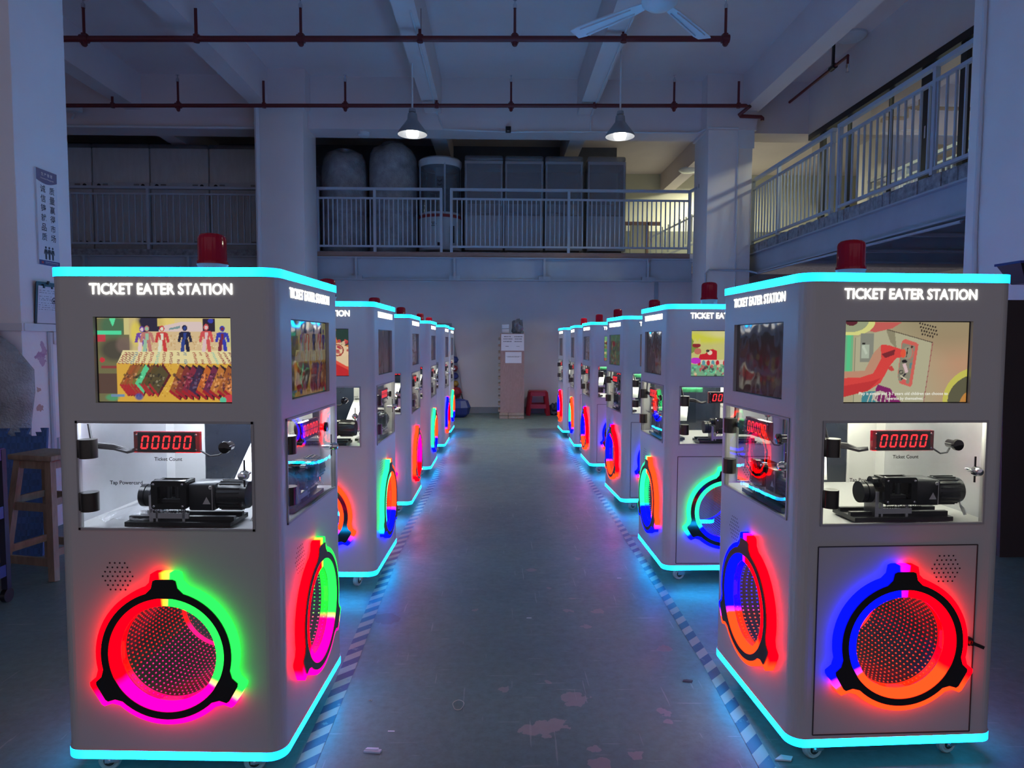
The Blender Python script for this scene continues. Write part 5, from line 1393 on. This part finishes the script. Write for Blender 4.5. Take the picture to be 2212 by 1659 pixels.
q = MB(); q.poly([(0.149 * math.cos(2 * PI * k / 64), 0.149 * math.sin(2 * PI * k / 64), -TD + 0.001) for k in range(64)]); ME['mirror'] = q.mesh('mirror_disc', M['mirror'], 0)
q = MB(); q.poly([(0.1495 * math.cos(2 * PI * k / 64), 0.1495 * math.sin(2 * PI * k / 64), 0.0005) for k in range(64)]); ME['pane_round'] = q.mesh('half_mirror', clear('half_mirror_glass', (0.92, 0.92, 0.93), 0.22, 0.002), 0)
q = MB()
for i in range(66):
    a = 2 * PI * i / 66
    for k in range(9):
        z = -(k + 0.5) * TD / 9
        ca, sa = math.cos(a), math.sin(a); r_ = 0.1468; t_ = 0.0017
        q.quad((r_ * ca - t_ * sa, r_ * sa + t_ * ca, z + 0.0026), (r_ * ca + t_ * sa, r_ * sa - t_ * ca, z + 0.0026), (r_ * ca + t_ * sa, r_ * sa - t_ * ca, z - 0.0026), (r_ * ca - t_ * sa, r_ * sa + t_ * ca, z - 0.0026))
ME['dots'] = q.mesh('light_dots', M['trim_glow'], 0)

q = MB(); text_mb(q, 'TICKET EATER STATION', w=0.418, h=0.0315, c=(0, 1.489), z=0.0, depth=0.0014, bold=0.0045, space=1.0); ME['sign'] = q.mesh('sign_lettering', M['sign_glow'], 0)
q = MB()
for r_, n in enumerate((4, 5, 6, 7, 6, 5, 4)):
    for k in range(n):
        cx = (k - (n - 1) / 2) * 0.0150; cz = 0.637 + (3 - r_) * 0.0135
        q.poly([(cx + 0.0029 * math.cos(j * PI / 4), cz + 0.0029 * math.sin(j * PI / 4), 0.0006) for j in range(8)])
ME['speaker'] = q.mesh('speaker_grille', M['black_matte'], 0)
q = MB()
for (a, b) in (((-0.266, 0.112), (-0.266, 0.712)), ((0.248, 0.108), (0.248, 0.712)), ((-0.266, 0.712), (0.248, 0.712)), ((-0.266, 0.112), (0.248, 0.108))):
    q.beam((a[0], a[1], 0.0005), (b[0], b[1], 0.0005), 0.0032, 0.0032, up=(0, 0, 1))
ME['door_seam'] = q.mesh('access_door', M['seam'], 0)
q = MB(); q.cyl((0, 0, 0), (0, 0, 0.008), 0.014, 16); q.cyl((0, 0, 0.008), (0, 0, 0.022), 0.008, 12); q.beam((-0.004, 0.003, 0.021), (0.036, -0.014, 0.021), 0.010, 0.009, up=(0, 0, 1)); ME['door_handle'] = q.mesh('door_handle', M['black'])

# window door: lip, pane, print, hinges, lock
q = MB()
for (x0, x1, z0, z1) in ((-0.264, 0.264, 1.096, 1.103), (-0.264, 0.264, 0.777, 0.784), (-0.264, -0.257, 0.777, 1.103), (0.257, 0.264, 0.777, 1.103)):
    q.box((x0, z0, -0.002), (x1, z1, 0.004))
ME['lip'] = q.mesh('door_frame', M['frame_lip'], 0)
q = MB(); q.quad((-0.256, 0.784, -0.006), (0.256, 0.784, -0.006), (0.256, 1.096, -0.006), (-0.256, 1.096, -0.006)); ME['pane'] = q.mesh('clear_pane', M['glass'], 0)
for w_, wd, c_ in (('Ticket Count', 0.083, (0.006, 0.990)), ('Tap Powercard', 0.098, (-0.122, 0.917)), ('Feed Tickets Here', 0.115, (0.006, 0.834))):
    q = MB(); text_mb(q, w_, w=wd, c=c_, z=-0.0052, bold=0.014); ME[w_] = q.mesh('printed_words', M['text_black'], 0)
q = MB(); q.lathe([(0.001, -0.028), (0.0245, -0.028), (0.0245, 0.028), (0.001, 0.028)], (0, 0, -0.004), 24, 'y'); q.box((-0.03, -0.0275, -0.006), (-0.008, 0.0275, 0.006), 0.003)
ME['hinge'] = q.mesh('hinge', M['hinge'])
q = MB(); q.lathe([(0.001, 0.022), (0.010, 0.02), (0.0155, 0.008), (0.0155, -0.004), (0.008, -0.012), (0.006, -0.04), (0.001, -0.041)], (0, 0, 0), 20); q.cur = 1; q.box((-0.0025, -0.036, -0.006), (0.0025, 0.045, -0.003)); ME['lock'] = q.mesh('cam_lock', [M['chrome'], M['black']])
q = MB(); q.lathe([(0.001, 0.012), (0.017, 0.010), (0.018, 0.0), (0.013, -0.004), (0.013, -0.035), (0.001, -0.036)], n=20); ME['button'] = q.mesh('push_button', M['gloss_black'])

# red counter box
q = MB(); q.box((-0.098, -0.031, -0.016), (0.098, 0.031, -0.002)); q.cur = 1; q.box((-0.086, -0.029, -0.0019), (0.086, 0.029, -0.0004)); ME['counter'] = q.mesh('counter_box', [M['red_acrylic'], M['black']], 0)
def digit_zero(mb, cx, w=0.0215, h=0.040, z=0.0004, t=0.0046):
    sl = 0.16
    def P(x, y): return (cx + x + y * sl, y, z)
    g = 0.0011
    for s in (-1, 1):
        mb.poly([P(-w / 2 + g + 0.001, s * (h / 2)), P(w / 2 - g - 0.001, s * (h / 2)), P(w / 2 - g - t * 0.8, s * (h / 2 - t)), P(-w / 2 + g + t * 0.8, s * (h / 2 - t))][::s * -1])
        for x0 in (-1, 1):
            mb.poly([P(x0 * w / 2, s * (h / 2 - g - 0.001)), P(x0 * w / 2, s * (g + 0.001)), P(x0 * (w / 2 - t * 0.6), s * g), P(x0 * (w / 2 - t), s * (g + t * 0.5)), P(x0 * (w / 2 - t), s * (h / 2 - g - t * 0.9))])
q = MB()
for k in range(5): digit_zero(q, -0.064 + k * 0.0318)
ME['digits'] = q.mesh('lit_digits', M['led_red'], 0)
q = MB()
for sx in (-1, 1):
    for sy in (-1, 1): q.lathe([(0.001, 0.003), (0.003, 0.002), (0.0038, -0.001)], (sx * 0.0885, sy * 0.022, 0.0005), 10)
ME['screws'] = q.mesh('screws', M['chrome'])

# ticket shredder behind the pane
q = MB(); q.prism(rrect(0.053, 0.043, 0.009, 3), -0.03, -0.012, hole=rrect(0.034, 0.026, 0.003, 3)); q.box((-0.05, -0.04, -0.075), (-0.038, 0.04, -0.03)); q.box((0.038, -0.04, -0.075), (0.05, 0.04, -0.03)); q.box((-0.05, -0.04, -0.075), (0.05, 0.04, -0.07))
ME['mouth'] = q.mesh('feed_mouth', M['gloss_black'], 30)
q = MB(); q.box((-0.03, -0.026, -0.06), (0.03, -0.016, -0.03)); q.cyl((-0.016, -0.025, -0.045), (-0.016, 0.026, -0.045), 0.008, 12); q.cyl((0.012, -0.025, -0.045), (0.012, 0.026, -0.045), 0.008, 12); ME['rollers'] = q.mesh('rollers', M['dark_metal'])
q = MB()
for sx in (-1, 1):
    for sy in (-1, 1): q.lathe([(0.001, -0.006), (0.004, -0.007), (0.005, -0.012)], (sx * 0.043, sy * 0.033, 0.0), 10)
ME['mouth_screws'] = q.mesh('corner_screws', M['chrome'])
q = MB(); q.box((0.055, -0.048, -0.11), (0.135, 0.032, -0.02), 0.006); q.lathe([(0.001, 0.135), (0.042, 0.135), (0.044, 0.15), (0.044, 0.205), (0.040, 0.222), (0.022, 0.226), (0.001, 0.226)], (0, -0.008, -0.065), 28, 'x')
for k in range(20):
    a = 2 * PI * k / 20; q.beam((0.14, -0.008 + 0.045 * math.cos(a), -0.065 + 0.045 * math.sin(a)), (0.205, -0.008 + 0.045 * math.cos(a), -0.065 + 0.045 * math.sin(a)), 0.003, 0.003)
ME['motor'] = q.mesh('drive_motor', M['dark_metal'], 30)
q = MB(); q.poly([(0.098, -0.028, -0.0195), (0.122, -0.028, -0.0195), (0.110, -0.006, -0.0195)]); q.box((0.126, -0.045, -0.0195), (0.128, 0.03, -0.019)); q.lathe([(0.001, -0.0185), (0.005, -0.019), (0.006, -0.02)], (0.122, 0.022, 0), 12); ME['motor_label'] = q.mesh('warning_triangle', M['liner'], 0)
q = MB(); q.lathe([(0.001, -0.105), (0.034, -0.105), (0.034, -0.09), (0.026, -0.088), (0.034, -0.086), (0.034, -0.07), (0.001, -0.07)], (0, -0.012, -0.065), 26, 'x'); q.lathe([(0.001, -0.068), (0.018, -0.068), (0.018, -0.045), (0.001, -0.045)], (0, 0.02, -0.065), 18, 'x'); ME['pulley'] = q.mesh('belt_pulley', M['dark_metal'])
q = MB(); q.box((-0.14, -0.098, -0.15), (0.18, -0.084, -0.02)); q.box((-0.14, -0.084, -0.06), (0.18, -0.072, -0.045)); q.box((-0.14, -0.084, -0.12), (0.18, -0.072, -0.105)); ME['base_rail'] = q.mesh('base_rail', M['dark_metal'], 0)
q = MB(); q.box((-0.07, -0.09, -0.09), (-0.058, -0.005, -0.03)); q.box((-0.058, -0.075, -0.036), (0.05, -0.058, -0.03)); q.box((0.03, -0.088, -0.036), (0.038, -0.03, -0.03)); q.box((-0.05, -0.088, -0.06), (-0.044, -0.04, -0.03)); ME['bracket'] = q.mesh('mounting_bracket', M['alu'], 0)
q = MB()
for (dx, dz) in ((0, 0), (0.004, 0.006), (-0.003, 0.010)):
    q.tube([(-0.215 + dx, 1.022 + dz, -0.02), (-0.17, 1.016 + dz, -0.03), (-0.13, 1.006 + dz * 0.4, -0.03 - dz), (-0.105, 1.012 + dz * 0.3, -0.022)], 0.0050, 6)
q.tube([(0.098, 1.014, -0.014), (0.125, 0.998, -0.016), (0.15, 1.0, -0.02), (0.165, 1.012, -0.03)], 0.0028, 6); q.tube([(-0.245, 1.09, -0.03), (-0.236, 1.05, -0.025), (-0.22, 1.025, -0.02)], 0.0045, 6)
ME['wiring'] = q.mesh('wiring_loom', M['black_matte'])
q = MB()
for k in range(5): q.tube([(0.225, 0.86, -0.08), (0.237 + k * 0.001, 0.845 - k * 0.004, -0.07 - k * 0.003), (0.243 - k * 0.001, 0.815, -0.075 + k * 0.006), (0.246 - 0.003 * k, 0.79 + k * 0.002, -0.06 + 0.006 * k)], 0.0018, 5)
ME['leads'] = q.mesh('motor_leads', M['liner'])
q = MB(); q._add([(0, 0, 0), (0.055, 0.0, -0.0), (0.085, 0.115, -0.07), (0.03, 0.115, -0.07), (0, 0.0, -0.006), (0.055, 0.0, -0.006), (0.085, 0.115, -0.076), (0.03, 0.115, -0.076)], [(0, 1, 2, 3), (7, 6, 5, 4), (0, 4, 5, 1), (1, 5, 6, 2), (2, 6, 7, 3), (3, 7, 4, 0)]); ME['tray'] = q.mesh('card_chute', M['alu'], 0)
q = MB(); rr = random.Random(2)
gx, gz = 9, 6
vs = [(-0.23 + 0.20 * i / (gx - 1), 0.79 + 0.008 * rr.random() + 0.09 * (i / (gx - 1)) * (j / (gz - 1)) + 0.012 * rr.random(), -0.03 - 0.16 * j / (gz - 1)) for j in range(gz) for i in range(gx)]
q._add(vs, [(j * gx + i, j * gx + i + 1, (j + 1) * gx + i + 1, (j + 1) * gx + i) for j in range(gz - 1) for i in range(gx - 1)]); ME['film'] = q.mesh('plastic_film', M['film'], 0)
q = MB(); q.box((-0.235, 1.066, -0.05), (-0.12, 1.094, -0.045)); ME['pcb'] = q.mesh('circuit_board', M['pcb'], 0)

# beacon, casters, chamber
q = MB(); q.lathe([(0.049, 0.046), (0.0495, 0.056), (0.046, 0.060), (0.0455, 0.13), (0.043, 0.139), (0.036, 0.146), (0.02, 0.150), (0.001, 0.151)], n=40); ME['beacon'] = q.mesh('beacon_lens', M['beacon'], 50)
q = MB(); q.lathe([(0.046, 0.0), (0.047, 0.005), (0.047, 0.04), (0.050, 0.046), (0.044, 0.05), (0.001, 0.05)], n=36); ME['beacon_base'] = q.mesh('beacon_base', M['beacon_base'], 50)
q = MB(); q.lathe([(0.015, 0.05), (0.015, 0.10), (0.028, 0.105), (0.028, 0.108), (0.012, 0.112), (0.012, 0.13), (0.001, 0.135)], n=20); ME['beacon_core'] = q.mesh('reflector', M['grey_plastic'])
q = MB(); q.box((0.012, -0.0478, 0.012), (0.03, -0.0468, 0.03)); ME['beacon_tag'] = q.mesh('rating_label', M['white_plastic'], 0)
q = MB(); q.box((-0.024, -0.03, 0.0725), (0.024, 0.03, 0.0775)); q.box((-0.017, -0.012, 0.028), (-0.014, 0.03, 0.0735)); q.box((0.014, -0.012, 0.028), (0.017, 0.03, 0.0735)); q.cyl((-0.02, 0, 0.033), (0.02, 0, 0.033), 0.005, 10); q.beam((0.004, 0.02, 0.068), (0.014, 0.05, 0.058), 0.022, 0.003); q.beam((0.014, 0.05, 0.058), (0.016, 0.078, 0.062), 0.026, 0.003); ME['caster'] = q.mesh('caster', M['chrome'], 0)
q = MB(); q.lathe([(0.001, -0.0125), (0.019, -0.0125), (0.022, -0.0095), (0.029, -0.0115), (0.033, -0.007), (0.033, 0.007), (0.029, 0.0115), (0.022, 0.0095), (0.019, 0.0125), (0.001, 0.0125)], (0, 0, 0.033), 26, 'x'); ME['caster_wheel'] = q.mesh('wheel', M['wheel'])
q = MB(); q.lathe([(0.001, -0.0165), (0.009, -0.0165), (0.011, -0.013), (0.0165, -0.0132), (0.0165, 0.0132), (0.011, 0.013), (0.009, 0.0165), (0.001, 0.0165)], (0, 0, 0.033), 20, 'x'); ME['caster_hub'] = q.mesh('hub', M['hinge'])

def liner_mesh(s):
    """Inner white compartment behind the windows; s = +1 when the aisle window is on the +x side."""
    mb = MB(); a = 0.318
    z0, z1 = 0.776, 1.104
    mb.quad((-a, -a, z0), (a, -a, z0), (a, a, z0), (-a, a, z0)); mb.quad((-a, a, z1), (a, a, z1), (a, -a, z1), (-a, -a, z1))
    e = -s * (a - 0.002)
    mb.cur = 1; mb.box((min(e, e + s * 0.004), -a, z0), (max(e, e + s * 0.004), 0.25, z1))
    mb.cur = 0; mb.box((min(e, e + s * 0.005), 0.25, z0), (max(e, e + s * 0.005), a, z1)); mb.box((min(-s * a, -s * 0.19), a - 0.006, z0), (max(-s * a, -s * 0.19), a, z1))
    mb.box((-s * 0.196 - 0.006, a - 0.012, z0), (-s * 0.196 + 0.006, a - 0.004, z1))
    mb.cur = 2; mb.box((min(-s * 0.19, s * 0.07), a - 0.006, z0), (max(-s * 0.19, s * 0.07), a, z1))
    return mb.mesh('compartment', [M['liner'], M['liner_alu'], M['navy_glass']], 0)
ME['liner1'] = liner_mesh(1); ME['liner-1'] = liner_mesh(-1)
ME['body1'] = body_mesh('right'); ME['body-1'] = body_mesh('left')
ME['top_strip'] = strip_mesh(ZT - 0.026, ZT, 'top_light_strip'); ME['bottom_strip'] = strip_mesh(ZB, ZB + 0.027, 'bottom_light_strip')
ME['lamp_strip'] = None
q = MB(); q.box((-0.25, -0.30, 1.096), (0.25, -0.285, 1.103)); q.box((-0.25, 0.20, 1.096), (0.25, 0.215, 1.103))
LAMP = {'cool': glow('cool_compartment_led', (0.80, 0.88, 1.0), 30.0), 'warm': glow('warm_compartment_led', (1.0, 1.0, 0.78), 26.0)}
ME['lamp_strip'] = q.mesh('compartment_led', LAMP['warm'], 0)
q = MB(); q.box((SCR[0] - 0.002, SCR[2] - 0.002, -0.016), (SCR[1] + 0.002, SCR[3] + 0.002, -0.0125)); ME['bezel'] = q.mesh('display_screen', M['black'], 0)
SW, SH, SZ = SCR[1] - SCR[0] - 0.008, SCR[3] - SCR[2] - 0.006, (SCR[2] + SCR[3]) / 2
for k, p_ in (('toys', pt), ('hand', ph), ('red', pr), ('packs', po), ('green', pg), ('plain', pz)):
    ME['pic_' + k] = p_.mesh('moving_picture', SW, SH, M['screen'])
q = MB(); text_mb(q, 'Play is simple and 3-7 years old children can choose to', w=0.285, c=(-0.005, -0.098), z=0.001, bold=0.012); text_mb(q, 'operate by themselves;', w=0.118, c=(0.0, -0.113), z=0.001, bold=0.012)
ME['subtitle'] = q.mesh('subtitle', glow('subtitle_white', (0.85, 0.85, 0.75), 0.5, False), 0)


def use(o, m, slot=0):
    o.material_slots[slot].link = 'OBJECT'
    o.material_slots[slot].material = m
    return o


def machine(label, x, y, rz, side, cols, pic, pic_side, lamp, front_door, near, swivel=1.25):
    """One ticket machine: front towards the camera (-y) and an aisle side facing +x (side = 1) or -x (side = -1)."""
    t = thing('ticket_machine', label, 'arcade machine', (x, y, 0), rz, group='white ticket machines in two rows')
    put('cabinet_body', ME['body%d' % side], t)
    put('top_light_strip', ME['top_strip'], t); put('bottom_light_strip', ME['bottom_strip'], t)
    b = put('beacon', ME['beacon'], t, (0.0, 0, ZT))
    put('beacon_base', ME['beacon_base'], b); put('reflector', ME['beacon_core'], b); put('rating_label', ME['beacon_tag'], b)
    for (cx, cy_) in ((-0.232, -0.272), (0.222, -0.268), (-0.23, 0.26), (0.23, 0.26)):
        c = put('caster', ME['caster'], t, (cx, cy_, 0), (0, 0, -swivel - rnd.uniform(0, 0.25)))
        put('wheel', ME['caster_wheel'], c); put('hub', ME['caster_hub'], c)
    put('compartment', ME['liner%d' % side], t)
    use(put('compartment_led', ME['lamp_strip'], t), LAMP[lamp])
    for face in ('front', 'right' if side == 1 else 'left'):
        F = FACE[face]
        put('sign_lettering', ME['sign'], t, matrix=F)
        s = put('display_screen', ME['bezel'], t, matrix=F)
        pk = pic if face == 'front' else pic_side
        o = put('moving_picture', ME['pic_' + pk], s, (0, SZ, -0.012))
        use(o, M['screen'] if face == 'front' else M['screen_dim'])
        if pk == 'hand' and face == 'front': put('subtitle', ME['subtitle'], s, (0, SZ, -0.012))
        w = put('window_door', ME['lip'], t, matrix=F)
        put('clear_pane', ME['pane'], w)
        for w_ in ('Ticket Count', 'Tap Powercard', 'Feed Tickets Here'): put('printed_words', ME[w_], w)
        for hz in (1.020, 0.862): put('hinge', ME['hinge'], w, (-0.231, hz, 0))
        put('cam_lock', ME['lock'], w, (0.232, 0.944, 0.0)); put('push_button', ME['button'], w, (0.174, 1.025, -0.012))
        k = put('ticket_counter', ME['counter'], t, matrix=F @ Matrix.Translation((0.0, 1.039, -0.008)))
        put('lit_digits', ME['digits'], k); put('screws', ME['screws'], k)
        sh = put('ticket_shredder', ME['mouth'], t, matrix=F @ Matrix.Translation((-0.0, 0.880, 0.0)))
        put('rollers', ME['rollers'], sh); put('corner_screws', ME['mouth_screws'], sh)
        mo = put('drive_motor', ME['motor'], sh)
        put('base_rail', ME['base_rail'], sh); put('belt_pulley', ME['pulley'], sh); put('mounting_bracket', ME['bracket'], sh); put('warning_triangle', ME['motor_label'], sh)
        put('wiring_loom', ME['wiring'], t, matrix=F)
        if near:
            put('motor_leads', ME['leads'], t, matrix=F)
        if pic not in ('toys', 'hand'): put('circuit_board', ME['pcb'], t, matrix=F)
        r = put('ring_light', ME['ring_outer'], t, matrix=F @ Matrix.Translation((0, CZ, 0)))
        use(r, ring_material(*cols, 5.0, 'outer'))
        put('black_face', ME['ring_face'], r)
        use(put('inner_light', ME['ring_inner'], r), ring_material(*cols, 5.0, 'inner'))
        im = put('infinity_mirror', ME['tunnel'], t, matrix=F @ Matrix.Translation((0, CZ, 0)))
        put('mirror_disc', ME['mirror'], im); put('half_mirror', ME['pane_round'], im)
        use(put('light_dots', ME['dots'], im), ring_material(*cols, 5.0, 'dots'))
        dr = front_door and face == 'front'
        put('speaker_grille', ME['speaker'], t, matrix=F @ Matrix.Translation((0.148 if dr else -0.153, 0, 0)))
        if dr:
            d = put('access_door', ME['door_seam'], t, matrix=F)
            put('door_handle', ME['door_handle'], d, (0.230, 0.404, 0))
    for face in ('back', 'left' if side == 1 else 'right'):        # the two sides turned away carry the same lights
        F = FACE[face]
        put('sign_lettering', ME['sign'], t, matrix=F)
        r = put('ring_light', ME['ring_outer'], t, matrix=F @ Matrix.Translation((0, CZ, 0)))
        use(r, ring_material(*cols, 5.0, 'outer'))
        put('black_face', ME['ring_face'], r)
        use(put('inner_light', ME['ring_inner'], r), ring_material(*cols, 5.0, 'inner'))
    # chute and loose film stand in the front compartment
    F = FACE['front']
    put('card_chute', ME['tray'], t, matrix=F @ Matrix.Translation((0.155 if side == 1 else -0.245, 0.90, -0.10)))
    if side == 1: put('plastic_film', ME['film'], t, matrix=F)
    return t

D = R(1)
machine('nearest white ticket machine of the left row, toys on screen, red, green and magenta ring', -0.963, 2.324, -2.3 * D, 1, ('red', 'green', 'magenta'), 'toys', 'toys', 'cool', False, True)
machine('second white ticket machine of the left row, ring cyan left, orange right, blue below', -0.977, 3.926, -1.6 * D, 1, ('cyan', 'orange', 'blue'), 'packs', 'plain', 'warm', False, True, 0.35)
machine('third white ticket machine of the left row, ring orange left, magenta right, red below', -0.996, 5.53, -0.53 * D, 1, ('orange', 'magenta', 'red'), 'plain', 'plain', 'warm', False, False)
machine('fourth white ticket machine of the left row, ring cyan and orange with blue below', -0.991, 7.013, -0.59 * D, 1, ('cyan', 'orange', 'blue'), 'plain', 'plain', 'warm', False, False)
machine('fifth white ticket machine of the left row, ring blue left, red right, orange below', -0.963, 8.503, -0.83 * D, 1, ('blue', 'red', 'orange'), 'plain', 'plain', 'warm', False, False)
machine('sixth and farthest white ticket machine of the left row, cyan and blue ring', -0.98, 9.78, -0.88 * D, 1, ('cyan', 'orange', 'blue'), 'plain', 'plain', 'warm', False, False)
machine('nearest white ticket machine of the right row, hand on screen, blue, red and orange ring', 1.245, 2.365, 2.3 * D, -1, ('blue', 'red', 'orange'), 'hand', 'plain', 'warm', True, True)
machine('second white ticket machine of the right row, ring cyan left, orange right, blue below', 1.263, 4.008, 0.71 * D, -1, ('cyan', 'orange', 'blue'), 'red', 'plain', 'warm', True, True)
machine('third white ticket machine of the right row, turned slightly, blue and red ring', 1.313, 5.621, 2.62 * D, -1, ('blue', 'red', 'orange'), 'plain', 'green', 'warm', True, False)
machine('fourth white ticket machine of the right row, green and red screen, blue and red ring', 1.288, 7.186, 1.19 * D, -1, ('blue', 'red', 'orange'), 'green', 'plain', 'warm', True, False)
machine('fifth white ticket machine of the right row, ring cyan left, orange right', 1.288, 8.489, -1.0 * D, -1, ('cyan', 'orange', 'blue'), 'plain', 'plain', 'warm', True, False)
machine('sixth and farthest white ticket machine of the right row, blue and red ring', 1.262, 9.785, 1.2 * D, -1, ('blue', 'red', 'orange'), 'plain', 'plain', 'warm', True, False)
